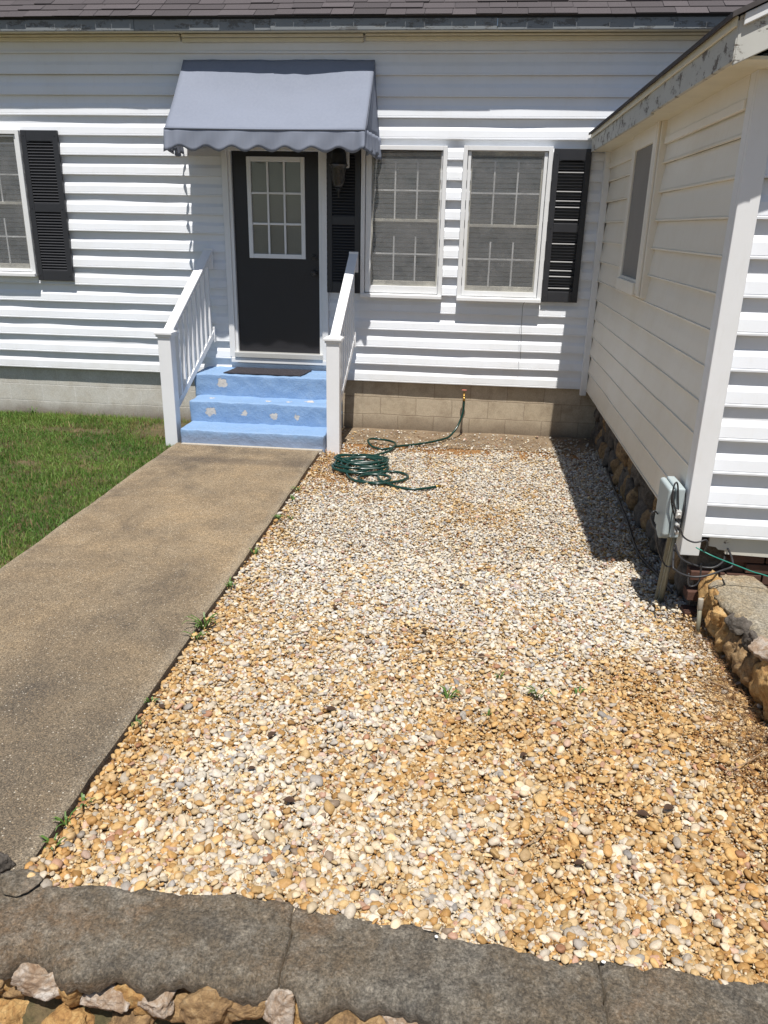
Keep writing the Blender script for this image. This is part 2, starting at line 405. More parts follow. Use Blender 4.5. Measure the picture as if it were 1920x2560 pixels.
# rubble stones: quartz with iron stain
def rubble(name, a, b, c, d):
    k = NT(name)
    n1 = k.noise(11, 8, 0.72, dist=1.4); n2 = k.noise(45, 6, 0.75, dist=0.6)
    cc = k.ramp(k.math('ADD', k.math('MULTIPLY', n1, 0.7), k.math('MULTIPLY', n2, 0.3)), [(0.34, a), (0.46, b), (0.56, c), (0.68, d)])
    vv = k.ramp(k.voro(26, 'DISTANCE_TO_EDGE', vec=k.mapping((1, 1, 1.8))), [(0.0, 0.45), (0.05, 1.0)])
    k.col(k.mix(0.55, cc, k.mix(1.0, cc, vv, 'MULTIPLY'))).rough(0.75); k.bump(k.math('ADD', n2, k.math('MULTIPLY', n1, 1.2)), 0.9, 0.012)
    return k.m
ST_OR = rubble('orange_quartz', (0.20, 0.10, 0.035), (0.40, 0.22, 0.075), (0.52, 0.33, 0.13), (0.62, 0.50, 0.33))
ST_WH = rubble('white_quartz', (0.22, 0.13, 0.07), (0.36, 0.26, 0.18), (0.50, 0.43, 0.36), (0.66, 0.62, 0.57))
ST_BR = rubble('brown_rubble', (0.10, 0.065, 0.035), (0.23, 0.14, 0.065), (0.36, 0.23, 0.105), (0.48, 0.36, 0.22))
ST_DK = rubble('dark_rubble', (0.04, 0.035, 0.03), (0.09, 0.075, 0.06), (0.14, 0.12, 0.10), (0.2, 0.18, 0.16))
BRICKM = simple('shade_toned_brick', (0.085, 0.042, 0.030), 0.9, 0.35, 18, bump=0.4)  # brick colour darkened to carry the shadow under the wing
# hose
k = NT('green_hose'); k.col(k.mix(k.noise(8, 3), (0.003, 0.026, 0.020), (0.006, 0.042, 0.031))).rough(0.25).spec(0.6); HOSE = k.m
GREENW = simple('green_wire', (0.03, 0.22, 0.17), 0.4)
PAINTC = simple('white_chip', (0.82, 0.82, 0.80), 0.6)
LEAFM = simple('dead_leaf', (0.060, 0.032, 0.018), 0.7, 0.35, 60)
TWIGM = simple('dry_twig', (0.30, 0.21, 0.13), 0.8, 0.3, 60)

# ------------------------------------------------------------------ ground
mb = MB()
xs = [-400, -60, -12, 12, 60, 400]
ys = [-400, -60, -14, -7.2, -6.9, 0.6, 60, 400]
vs = [(x, y, (-0.36 if y < -7.0 else -0.035)) for y in ys for x in xs]
fs = [(j * 6 + i, j * 6 + i + 1, (j + 1) * 6 + i + 1, (j + 1) * 6 + i) for j in range(len(ys) - 1) for i in range(5)]
tag(mb.add(vs, fs).build('ground', LAWN), kind='structure')

def sheet(name, x0, x1, y0, y1, z, m, step=0.12, amp=0.012, fs_=2.2, edge=None):
    nx = int((x1 - x0) / step) + 1; ny = int((y1 - y0) / step) + 1; mb = MB()
    vs = [(x0 + (x1 - x0) * i / nx, y0 + (y1 - y0) * j / ny, z + amp * nz((x0 + (x1 - x0) * i / nx) * fs_, (y0 + (y1 - y0) * j / ny) * fs_)) for j in range(ny + 1) for i in range(nx + 1)]
    fs = [(j * (nx + 1) + i, j * (nx + 1) + i + 1, (j + 1) * (nx + 1) + i + 1, (j + 1) * (nx + 1) + i) for j in range(ny) for i in range(nx)]
    return tag(mb.add(vs, fs).build(name, m, smooth=True), kind='structure')
sheet('gravel_bed_soil', 0.60, 3.75, -6.9, -0.62, -0.006, SOIL)
sheet('dirt_strip', 0.60, 3.75, -0.62, 0.10, 0.0, DIRT)
sheet('lawn_soil', -7.0, -0.80, -6.9, 0.10, -0.012, LAWN)

tag(MB().add([(-3, -9.5, -0.352), (6, -9.5, -0.352), (6, -6.9, -0.352), (-3, -6.9, -0.352)], [(0, 1, 2, 3)]).build('bank_soil', SOIL), kind='structure')
# walkway slab, slightly wavy edges
mb = MB(); n = 60; vs = []
for i in range(n + 1):
    y = -6.72 + (5.58) * i / n
    xl = -0.845 + 0.012 * nz(y * 3, 1.3) + 0.006 * nz(y * 14, 4.0) + 0.03 * max(0, (y + 1.5)) ; xr = 0.672 + 0.010 * nz(y * 3, 7.7) + 0.005 * nz(y * 17, 2.0)
    zt = 0.058
    for (dx, dz) in ((0, -0.08), (0.0, -0.010), (0.012, 0.0)): vs.append((xl + dx, y, zt + dz))
    for q in (0.25, 0.5, 0.75): vs.append((xl + (xr - xl) * q, y, zt + 0.003 * nz(y * 2, q * 5)))
    for (dx, dz) in ((-0.012, 0.0), (0.0, -0.010), (0, -0.08)): vs.append((xr + dx, y, zt + dz))
fs = [(i * 9 + j, i * 9 + j + 1, (i + 1) * 9 + j + 1, (i + 1) * 9 + j) for i in range(n) for j in range(8)] + [tuple(range(9))[::-1], tuple(n * 9 + j for j in range(9))]
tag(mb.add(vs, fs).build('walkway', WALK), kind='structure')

# ------------------------------------------------------------------ gravel
def ico(sub):
    bm = bmesh.new(); bmesh.ops.create_icosphere(bm, subdivisions=sub, radius=1.0)
    v = np.array([p.co[:] for p in bm.verts]); f = np.array([[q.index for q in t.verts] for t in bm.faces]); bm.free(); return v, f
I1, I2 = ico(1), ico(2)

def mass(name, P, A, C, base, m, variants=10, angular=0.22, flat=None):
    """one mesh of many pebbles: P centres, A half-axes, C colours"""
    v0, f0 = base; nv, nf = len(v0), len(f0); N = len(P)
    bank = []
    for q in range(variants):
        vv = v0.copy()
        for _ in range(8):
            d = rng.normal(size=3); d /= np.linalg.norm(d); lim = rng.uniform(0.48, 0.85)
            h = vv @ d; ex = np.clip(h - lim, 0, None); vv -= np.outer(ex * 0.85, d)
        vv *= 1 + angular * 0.5 * rng.normal(size=(nv, 1)) * 0.35
        bank.append(vv)
    bank = np.array(bank); pick = rng.integers(0, variants, N)
    V = bank[pick] * A[:, None, :]
    yaw = rng.uniform(0, 2 * np.pi, N); tx = rng.normal(0, 0.32, N); ty = rng.normal(0, 0.32, N)
    cx, sx, cy, sy, cz, sz = np.cos(tx), np.sin(tx), np.cos(ty), np.sin(ty), np.cos(yaw), np.sin(yaw)
    y_ = V[..., 1] * cx[:, None] - V[..., 2] * sx[:, None]; z_ = V[..., 1] * sx[:, None] + V[..., 2] * cx[:, None]
    x_ = V[..., 0] * cy[:, None] + z_ * sy[:, None]; z2 = -V[..., 0] * sy[:, None] + z_ * cy[:, None]
    X = x_ * cz[:, None] - y_ * sz[:, None]; Y = x_ * sz[:, None] + y_ * cz[:, None]
    W = np.stack([X, Y, z2], -1) + P[:, None, :]
    F = (f0[None] + (np.arange(N) * nv)[:, None, None]).reshape(-1, 3)
    me = bpy.data.meshes.new(name)
    me.vertices.add(N * nv); me.vertices.foreach_set('co', W.reshape(-1).astype(np.float32))
    me.loops.add(len(F) * 3); me.loops.foreach_set('vertex_index', F.reshape(-1).astype(np.int32))
    me.polygons.add(len(F)); me.polygons.foreach_set('loop_start', np.arange(0, len(F) * 3, 3, dtype=np.int32))
    me.polygons.foreach_set('use_smooth', np.ones(len(F), bool))
    me.update(calc_edges=True)
    ca = me.color_attributes.new('Col', 'FLOAT_COLOR', 'POINT')
    cc = np.ones((N, nv, 4), np.float32); cc[..., :3] = C[:, None, :]
    ca.data.foreach_set('color', cc.reshape(-1))
    me.materials.append(m); o = bpy.data.objects.new(name, me); COL.objects.link(o); return o

def fbm(x, y, s, seed):
    out = np.empty(len(x))
    for i in range(len(x)): out[i] = mnoise.fractal(Vector((x[i] * s, y[i] * s, seed)), 0.8, 2.1, 3)
    return out

def far_edge(x): return np.interp(x, FAR_X, FAR_Y)
FAR = [(-0.6, -6.66), (0.3, -6.67), (0.6, -6.693), (0.666, -6.69), (0.768, -6.707), (0.866, -6.719), (0.908, -6.704), (0.989, -6.683), (1.104, -6.703), (1.128, -6.68), (1.228, -6.687), (1.309, -6.686), (1.455, -6.662), (1.514, -6.674), (1.634, -6.673), (1.685, -6.69), (1.787, -6.691), (1.865, -6.699), (1.943, -6.712), (2.071, -6.702), (2.126, -6.725), (2.178, -6.74), (2.245, -6.753), (2.319, -6.744), (2.391, -6.764), (2.461, -6.781), (2.532, -6.784), (2.57, -6.767), (2.621, -6.756), (2.677, -6.765), (2.75, -6.784), (2.817, -6.768), (2.886, -6.771), (2.949, -6.791), (3.127, -6.788), (3.5, -6.80), (4.3, -6.82)]
FAR_X = np.array([p[0] for p in FAR]); FAR_Y = np.array([p[1] for p in FAR])

def gravel():
    sp = 0.0200
    gx, gy = np.meshgrid(np.arange(0.60, 3.70, sp), np.arange(-6.85, -0.02, sp * 0.87))
    gx = gx + (np.arange(gx.shape[0]) % 2)[:, None] * sp / 2
    x0 = gx.ravel(); y0 = gy.ravel()
    P = []; 
    for layer, keep in ((0, 1.0), (1, 0.62), (2, 0.22)):
        x = x0 + rng.uniform(-.5, .5, len(x0)) * sp; y = y0 + rng.uniform(-.5, .5, len(x0)) * sp
        kk = rng.random(len(x)) < keep
        P.append(np.stack([x[kk], y[kk], np.full(kk.sum(), layer)], 1))
    P = np.concatenate(P); x, y, ly = P.T
    xl = 0.672 + 0.02; ok = (x > xl) & (y > far_edge(x) - 0.022) & (x < 3.66 + 0.02 * np.sin(y * 5))
    x, y, ly = x[ok], y[ok], ly[ok]
    big = fbm(x, y, 0.9, 3.3); mid = fbm(x, y, 3.1, 9.1)
    # how much soil shows / how rusty the stones are
    left = np.clip(1 - (x - 0.70) / 0.38, 0, 1)
    lr = np.clip((x - 2.2) / 1.2, 0, 1) * np.clip((-4.7 - y) / 0.8, 0, 1)
    rt = np.clip((x - 3.35) / 0.25, 0, 1) * (y < -4.2)
    front = np.clip((-5.4 - y) / 0.8, 0, 1)
    spots = np.zeros(len(x))
    for (px, py, pr) in ((2.36, -5.50, .26), (2.72, -5.75, .22), (2.82, -6.02, .26), (3.30, -5.55, .30), (3.05, -5.05, .30), (1.95, -4.75, .22), (3.35, -6.1, .35), (2.55, -6.25, .2)):
        spots = np.maximum(spots, np.clip(1.15 - np.hypot((x - px) / 1.25, y - py) / pr + 0.5 * mid, 0, 1))
    rust = np.clip(0.55 * spots + 0.24 + 0.45 * big + 0.35 * mid + 0.6 * left + 0.5 * lr + 0.6 * rt + 0.14 * front - 0.20 * np.clip((y + 5.2) / 1.2, 0, 1), 0, 1)
    back = np.clip((y + 1.10 + 0.40 * mid + 0.1 * big + 0.40 * np.clip(1 - (x - 0.75) / 0.7, 0, 1)) / 0.50, 0, 1)          # fades out towards the wall
    corner = np.clip(1.25 - np.hypot(x - 0.93, (y + 1.85) * 0.8) / 0.34 + 0.4 * mid, 0, 1)
    bald = np.clip(0.95 * back + 0.85 * corner + 0.55 * np.clip(mid - 0.25, 0, 1) * lr * 2 + 0.45 * rt * (mid > -0.2) + 0.42 * spots, 0, 0.97)
    kk = rng.random(len(x)) > bald ** 0.9
    x, y, ly, rust, mid = x[kk], y[kk], ly[kk], rust[kk], mid[kk]
    N = len(x)
    s = np.clip(rng.lognormal(-0.02, 0.32, N), 0.45, 2.0) * 0.0107
    s = np.where(rng.random(N) < 0.02, s * 1.35, s) * (1 + 0.20 * np.clip((-4.6 - y) / 1.6, 0, 1))
    A = np.stack([s * rng.uniform(0.95, 1.45, N), s * rng.uniform(0.75, 1.05, N), s * rng.uniform(0.42, 0.70, N)], 1)
    pile = 0.028 * np.clip(1 - (x - 0.69) / 0.12, 0, 1) + 0.050 * np.clip(1 - (y - far_edge(x)) / 0.22, 0, 1)
    z = pile + A[:, 2] * 0.55 + ly * 0.0085 + rng.normal(0, 0.0018, N)
    white = np.array([[.80, .775, .70], [.72, .69, .63], [.76, .69, .55], [.62, .615, .60], [.73, .66, .54], [.56, .56, .57]])
    tan = np.array([[.66, .475, .235], [.58, .38, .165], [.70, .55, .315], [.46, .285, .11], [.62, .495, .315], [.73, .605, .40]])
    odd = np.array([[.58, .40, .33], [.36, .30, .25], [.45, .26, .17], [.40, .41, .43], [.62, .50, .46]])
    u = rng.random(N)
    Cw = white[rng.choice(6, N, p=[.26, .2, .2, .13, .14, .07])]; Ct = tan[rng.choice(6, N, p=[.22, .2, .22, .1, .14, .12])]; Co = odd[rng.integers(0, 5, N)]
    C = np.where((u < 0.10 + 0.78 * rust)[:, None], Ct, Cw); C = np.where((rng.random(N) < 0.085)[:, None], Co, C)
    stain = np.array([0.645, 0.478, 0.255])
    st_ = (0.16 * np.clip((-4.2 - y) / 1.5, 0, 1) + 0.36 * rust)[:, None]
    C = C * (1 - st_) + C * stain * 1.35 * st_
    C = C * rng.uniform(0.70, 1.10, N)[:, None] * 0.83
    Pn = np.stack([x, y, z], 1)
    nearm = y < -3.6
    out = []
    v = mass('gravel', Pn[nearm], A[nearm], C[nearm], I2, PEB); tag(v, kind='stuff'); v['label'] = 'tan and white river pebbles in front of the house'
    v = mass('gravel', Pn[~nearm], A[~nearm], C[~nearm], I1, PEB); tag(v, kind='stuff'); v['label'] = 'pale river pebbles thinning out towards the house wall'
gravel()
def grit():
    N = 90000; x = rng.uniform(0.70, 3.62, N); y = np.where(rng.random(N) < 0.65, rng.uniform(-6.85, -4.2, N), rng.uniform(-4.2, -0.15, N)); ok = (y > far_edge(x) - 0.03) & (rng.random(N) > np.clip((y + 1.2) / 0.8, 0, 0.93)); x, y = x[ok], y[ok]; N = len(x)
    s_ = rng.uniform(0.0035, 0.0080, N); A = np.stack([s_ * rng.uniform(1, 1.4, N), s_, s_ * 0.7], 1)
    pile = 0.028 * np.clip(1 - (x - 0.69) / 0.12, 0, 1) + 0.050 * np.clip(1 - (y - far_edge(x)) / 0.22, 0, 1)
    P = np.stack([x, y, pile + rng.uniform(0.001, 0.016, N)], 1)
    pal = np.array([[.62, .44, .22], [.50, .31, .13], [.70, .60, .44], [.58, .48, .33], [.38, .22, .10]])
    C = pal[rng.integers(0, 5, N)] * rng.uniform(0.6, 1.0, N)[:, None]
    o = mass('gravel_grit', P, A, C, I1, PEB); tag(o, kind='stuff'); o['label'] = 'fine tan grit between the larger pebbles'
grit()

# ------------------------------------------------------------------ lawn grass
def blades(name, N, area, hfun, colfun, m):
    x = rng.uniform(area[0], area[1], N); y = rng.uniform(area[2], area[3], N)
    keep, h, C = hfun(x, y)
    x, y, h, C = x[keep], y[keep], h[keep], C[keep]; N = len(x)
    a = rng.uniform(0, 2 * np.pi, N); ln = rng.normal(0.0, 0.55, N) ; b = rng.uniform(0, 2 * np.pi, N)
    wd = rng.uniform(0.0016, 0.0032, N) * np.where(rng.random(N) < 0.05, 2.0, 1.0)
    dx, dy = np.cos(a) * wd, np.sin(a) * wd
    lx, ly = np.cos(b) * np.abs(ln) * h, np.sin(b) * np.abs(ln) * h
    V = np.zeros((N, 5, 3)); z0 = -0.015
    V[:, 0] = np.stack([x - dx, y - dy, np.full(N, z0)], 1); V[:, 1] = np.stack([x + dx, y + dy, np.full(N, z0)], 1)
    V[:, 2] = np.stack([x + lx * .45 - dx * .8, y + ly * .45 - dy * .8, z0 + h * .6], 1); V[:, 3] = np.stack([x + lx * .45 + dx * .8, y + ly * .45 + dy * .8, z0 + h * .6], 1)
    V[:, 4] = np.stack([x + lx * 1.2, y + ly * 1.2, z0 + h * (0.95 - 0.25 * np.clip(np.abs(ln), 0, 1))], 1)
    F = np.array([[0, 1, 3], [0, 3, 2], [2, 3, 4]])
    F = (F[None] + (np.arange(N) * 5)[:, None, None]).reshape(-1, 3)
    me = bpy.data.meshes.new(name); me.vertices.add(N * 5); me.vertices.foreach_set('co', V.reshape(-1).astype(np.float32))
    me.loops.add(len(F) * 3); me.loops.foreach_set('vertex_index', F.reshape(-1).astype(np.int32))
    me.polygons.add(len(F)); me.polygons.foreach_set('loop_start', np.arange(0, len(F) * 3, 3, dtype=np.int32)); me.update(calc_edges=True)
    ca = me.color_attributes.new('Col', 'FLOAT_COLOR', 'POINT'); cc = np.ones((N, 5, 4), np.float32); cc[..., :3] = C[:, None]
    ca.data.foreach_set('color', cc.reshape(-1)); me.materials.append(m)
    o = bpy.data.objects.new(name, me); COL.objects.link(o); return tag(o, kind='stuff')
def lawn(x, y):
    big = fbm(x, y, 1.3, 21.0); mid = fbm(x, y, 4.0, 33.0)
    bald = np.clip(1 - np.hypot((x + 1.15) / 0.55, (y + 0.45) / 0.45), 0, 1) * 1.5 + np.clip(1 - np.hypot((x + 2.2) / 0.75, (y + 0.62) / 0.16), 0, 1) * 1.1 + np.clip(1 - np.hypot((x + 3.95) / 0.5, (y + 0.95) / 0.22), 0, 1) * 2.2
    bald += np.clip(1 - np.hypot((x + 2.05) / 0.22, (y + 1.9) / 0.10), 0, 1) * 1.2 + np.clip(1 - np.hypot((x + 2.35) / 0.2, (y + 2.15) / 0.09), 0, 1) * 1.2
    bald += 0.75 * np.clip((x + 2.2) / 1.2, 0, 1) * np.clip((y + 0.75) / 0.4, 0, 1) * (mid > -0.25)
    bald += np.clip(mid - 0.22, 0, 1) * 1.3
    keep = (rng.random(len(x)) > np.clip(bald, 0, 0.96)) & (x < -0.846 + 0.022 * np.sin(y * 9) + 0.018 * np.sin(y * 31 + x) - 0.35 * np.clip(y + 0.9, -1, 0) * 0) & ~((x > -1.02) & (y > -0.98) & (y < 0.05))
    h = 0.033 * np.exp(rng.normal(0, 0.42, len(x))) * (1 + 0.45 * mid) + 0.02 * (y > -0.28)
    g = np.array([0.080, 0.180, 0.030]); g2 = np.array([0.195, 0.295, 0.062]); dry = np.array([0.30, 0.22, 0.10])
    t = np.clip(0.45 + 0.7 * big + 0.3 * mid + rng.normal(0, 0.25, len(x)) + 0.5 * np.clip(y + 0.55, 0, 1), 0, 1)[:, None]
    C = g * (1 - t) + g2 * t; d = (rng.random(len(x)) < 0.08 + 0.5 * np.clip(bald, 0, 1))[:, None]
    C = np.where(d, dry * rng.uniform(0.6, 1.1, (len(x), 1)), C)
    return keep, h, C
go = blades('lawn_grass', 150000, (-4.4, -0.80, -5.0, 0.02), lawn, None, GRASS)
go['label'] = 'short green lawn with bare brown patches left of the walkway'

def weed(x, y, h, n, label, z=0.0, spread=1.0):
    mb = MB()
    for i in range(n):
        a = random.uniform(0, 2 * math.pi); L = h * random.uniform(0.6, 1.15); out = L * random.uniform(0.5, 1.1) * spread; wv = random.uniform(0.003, 0.0055)
        d = Vector((math.cos(a), math.sin(a), 0)); s_ = Vector((-d.y, d.x, 0)); b = Vector((x, y, z)) + d * random.uniform(0, 0.012) + s_ * random.uniform(-0.01, 0.01)
        pts = [b, b + d * out * .35 + Vector((0, 0, L * .55)), b + d * out * .75 + Vector((0, 0, L * .72)), b + d * out + Vector((0, 0, L * .6))]
        ww = [wv * .7, wv, wv * .8, 0.0004]
        vs = []
        for p_, q in zip(pts, ww): vs += [p_ - s_ * q, p_ + s_ * q]
        mb.add(vs, [(0, 1, 3, 2), (2, 3, 5, 4), (4, 5, 7, 6)])
    o = mb.build('weed', WEEDM, recalc=False); return tag(o, label, 'weed', 'weeds at the gravel edge')
k = NT('weed_green'); k.col(k.mix(k.noise(25, 2), (0.05, 0.11, 0.018), (0.11, 0.19, 0.035))).rough(0.5); WEEDM = k.m
WL = 'small green weed tuft growing along the walkway edge of the gravel'
for (x, y, h, n, lb) in [(0.70, -2.40, .055, 16, 'green weed tuft at the walkway edge just below the hose coil'),
                         (0.71, -2.62, .04, 10, WL), (0.70, -3.10, .055, 16, WL), (0.80, -3.02, .03, 8, WL), (0.70, -3.78, .045, 12, WL), (0.69, -4.32, .055, 14, WL),
                         (0.70, -4.86, .095, 22, 'largest bushy weed tuft leaning over the walkway edge'), (0.70, -4.98, .07, 12, WL), (0.69, -5.60, .045, 9, WL), (0.69, -5.78, .04, 8, WL),
                         (0.70, -6.30, .05, 7, WL), (0.69, -6.42, .06, 8, WL), (0.69, -6.53, .05, 7, WL),
                         (2.11, -5.33, .06, 12, 'green weed tuft alone in the middle of the gravel'), (2.55, -5.26, .075, 11, 'green weed with long low blades right of the lone middle tuft'),
                         (2.36, -5.10, .03, 7, 'tiny green sprout in the gravel above two larger weeds'), (2.30, -5.45, .03, 6, 'tiny sprout between the two weeds in the gravel'), (2.75, -5.2, .04, 6, 'thin sprout right of the long-bladed weed in the gravel')]:
    weed(x + (0.012 if x < 0.75 else 0), y, h * 1.1, n, lb, 0.035 if x < 0.75 else 0.015)
weed(-2.95, -0.10, .14, 9, 'yellow-green weed growing against the painted block foundation', 0.0, 0.7)

# ------------------------------------------------------------------ house
house = empty('house', (0, 0, 0), 'white vinyl-sided house with dark shingle roof and a right-hand gabled wing', 'house')
E_ = 0.1895; ZB = 0.56
PROF = [(0.0, 0.002), (0.0, 0.034), (0.055, 0.0345), (0.075, 0.0285), (0.10, 0.0305), (0.42, 0.0225), (0.60, 0.0035), (1.0, 0.0)]
def siding(name, P0, du, nrm, length, z0, ztop, holes, m, seed, parent, top=None, label=None, e=E_, wave=1.0, PROF=PROF):
    """lapped vinyl siding; du along the wall, nrm outward; holes in (u0,u1,z0,z1)"""
    P0 = Vector(P0); du = Vector(du); nrm = Vector(nrm); mb = MB()
    us = set(np.round(np.linspace(0, length, int(length / 0.16) + 1), 4))
    for h in holes: us |= {h[0], h[1]}
    us = sorted(u for u in us if 0 <= u <= length)
    nc = int(math.ceil((ztop - z0) / e)); joints = {}
    rs = random.Random(seed)
    for c in range(nc):
        jo = [rs.uniform(0.6, 1.6) + 3.6 * q - (1.8 if (c // 2) % 2 else 0) for q in range(6)]
        zs = [(t * e, d) for t, d in PROF]
        brk = [z for h in holes for z in (h[2], h[3]) if z0 + c * e < z < z0 + (c + 1) * e]
        for z in brk:
            t = (z - z0 - c * e) / e
            d = np.interp(t, [q[0] for q in PROF[1:]], [q[1] for q in PROF[1:]]); zs.append((t * e, d))
        zs = zs[:2] + sorted(zs[2:])
        grid = []
        for u in us:
            ww = 1 + wave * (0.22 * nz(u * 1.1 + seed, c * 3.7) + 0.12 * nz(u * 4.1, c * 7.1 + seed))
            step = 0.0045 * (sum(1 for j in jo if u > j) % 2)
            zo = wave * 0.004 * nz(u * 0.55, seed * 3.1)
            zt = 1e9 if top is None else top(u)
            grid.append([P0 + du * u + nrm * (d * ww + step) + Vector((0, 0, min(z0 + c * e + z + zo, min(ztop, zt) + 1e-4 * c))) for z, d in zs])
        fs = []; n = len(zs); vs = [p for col in grid for p in col]
        for i in range(len(us) - 1):
            um = (us[i] + us[i + 1]) / 2
            for j in range(n - 1):
                zm = z0 + c * e + (zs[j][0] + zs[j + 1][0]) / 2
                if zm > ztop or (top is not None and zm > max(top(us[i]), top(us[i + 1])) + 0.02): continue
                if any(h[0] <= um <= h[1] and h[2] <= zm <= h[3] for h in holes): continue
                fs.append((i * n + j, (i + 1) * n + j, (i + 1) * n + j + 1, i * n + j + 1))
        mb.add(vs, fs)
    return mb.build(name, m, parent, label=label, recalc=False)

XL = -6.0
# front wall (base plane y=0.03, butts reach y=0)
HOLES_F = [(-3.575 - XL, -2.785 - XL, 1.64, 2.93), (-0.49 - XL, 0.49 - XL, 0.70, 2.90), (1.0 - XL, 1.72 - XL, 1.60, 2.90), (2.03 - XL, 2.75 - XL, 1.60, 2.90)]
siding('siding_wall', (XL, 0.034, 0), (1, 0, 0), (0, -1, 0), 8.4 - XL, ZB, 3.80, HOLES_F + [(3.46 - XL, 8.4 - XL, 0.0, 2.7)], VINYL, 3, house)
MB().box(XL, 8.4, 0.10, 0.30, 0.3, 4.0).build('wall_core', DARKV, house)
mb = MB().box(XL, 8.4, 0.012, 0.05, 3.80, 3.935)
mb.build('frieze_board', VINYL, house, bevel=0.003)
mb = MB()
for (x0, x1, dz) in ((XL, -0.92, 0.0), (-0.90, 0.92, -0.010), (0.94, 8.4, 0.0)):
    mb.box(x0, x1, -0.030, 0.010, 3.880 + dz, 3.915 + dz); mb.box(x0, x1, -0.055, 0.010, 3.918 + dz, 3.936)
mb.build('crown_trim', SOFF, house, bevel=0.006)
# soffit, fascia, roof
MB().box(XL, 8.5, -0.217, 0.05, 3.942, 3.960).build('soffit', SOFF, house)
mb = MB()
for (x0, x1, dy) in ((XL, -1.30, 0), (-1.297, 0.05, 0.004), (0.053, 2.2, -0.002), (2.203, 8.5, 0.002)):
    mb.box(x0, x1, -0.247 + dy, -0.219 + dy, 3.925, 4.020)
mb.build('fascia_board', FASCIA, house, bevel=0.003)
MB().box(XL, 8.5, -0.255, -0.217, 4.0215, 4.034).build('drip_edge', BLACK, house)
TS = math.tan(R(33))
def roofpt(x, s, up=0.0):  # s along the slope from the eave
    c_, s_ = math.cos(R(33)), math.sin(R(33))
    return Vector((x, -0.268 + s * c_ - up * s_, 4.038 + s * s_ + up * c_))
mb = MB()
mb.hexa([roofpt(XL, 0.0, -0.01), roofpt(8.5, 0.0, -0.01), roofpt(8.5, 7.0, -0.01), roofpt(XL, 7.0, -0.01)], [roofpt(XL, 0.0), roofpt(8.5, 0.0), roofpt(8.5, 7.0), roofpt(XL, 7.0)])
mb.build('roof', BLACK, house)
def shingles():
    mb = MB(); cols = []
    e = 0.135
    for r in range(14):
        x = -3.4 - random.uniform(0, 0.3)
        while x < 5.6:
            wd = random.uniform(0.14, 0.36); th = random.choice((0.006, 0.006, 0.012)); s0 = r * e - (0.012 if r == 0 else 0) + random.uniform(-0.004, 0.004); s1 = (r + 1) * e + 0.04
            b = 0.002 + 0.004; g = 0.004
            sag = 0.010 * nz(x * 0.8, 5.0)
            mb.hexa([roofpt(x, s0, b + sag), roofpt(x + wd - g, s0, b + sag), roofpt(x + wd - g, s1, 0.001 + sag), roofpt(x, s1, 0.001 + sag)],
                    [roofpt(x, s0, b + th + sag), roofpt(x + wd - g, s0, b + th + sag), roofpt(x + wd - g, s1, 0.003 + sag), roofpt(x, s1, 0.003 + sag)])
            c_ = random.uniform(0.75, 1.2); c3 = (0.078 * c_, 0.067 * c_, 0.070 * c_); cols += [c3] * 8
            x += wd
    o = mb.build('shingles', SHING, house)
    ca = o.data.color_attributes.new('Col', 'FLOAT_COLOR', 'POINT')
    ca.data.foreach_set('color', np.concatenate([np.array(cols), np.ones((len(cols), 1))], 1).astype(np.float32).ravel())
shingles()
# foundation of the main house
MB().box(XL, -0.55, 0.060, 0.25, -0.2, 0.60).build('foundation_wall', BLOCK_L, house, label='pale painted concrete block foundation wall')
MB().box(-0.548, 3.55, 0.064, 0.25, -0.2, 0.60).build('foundation_wall', BLOCK_R, house, label='bare tan concrete block foundation wall')

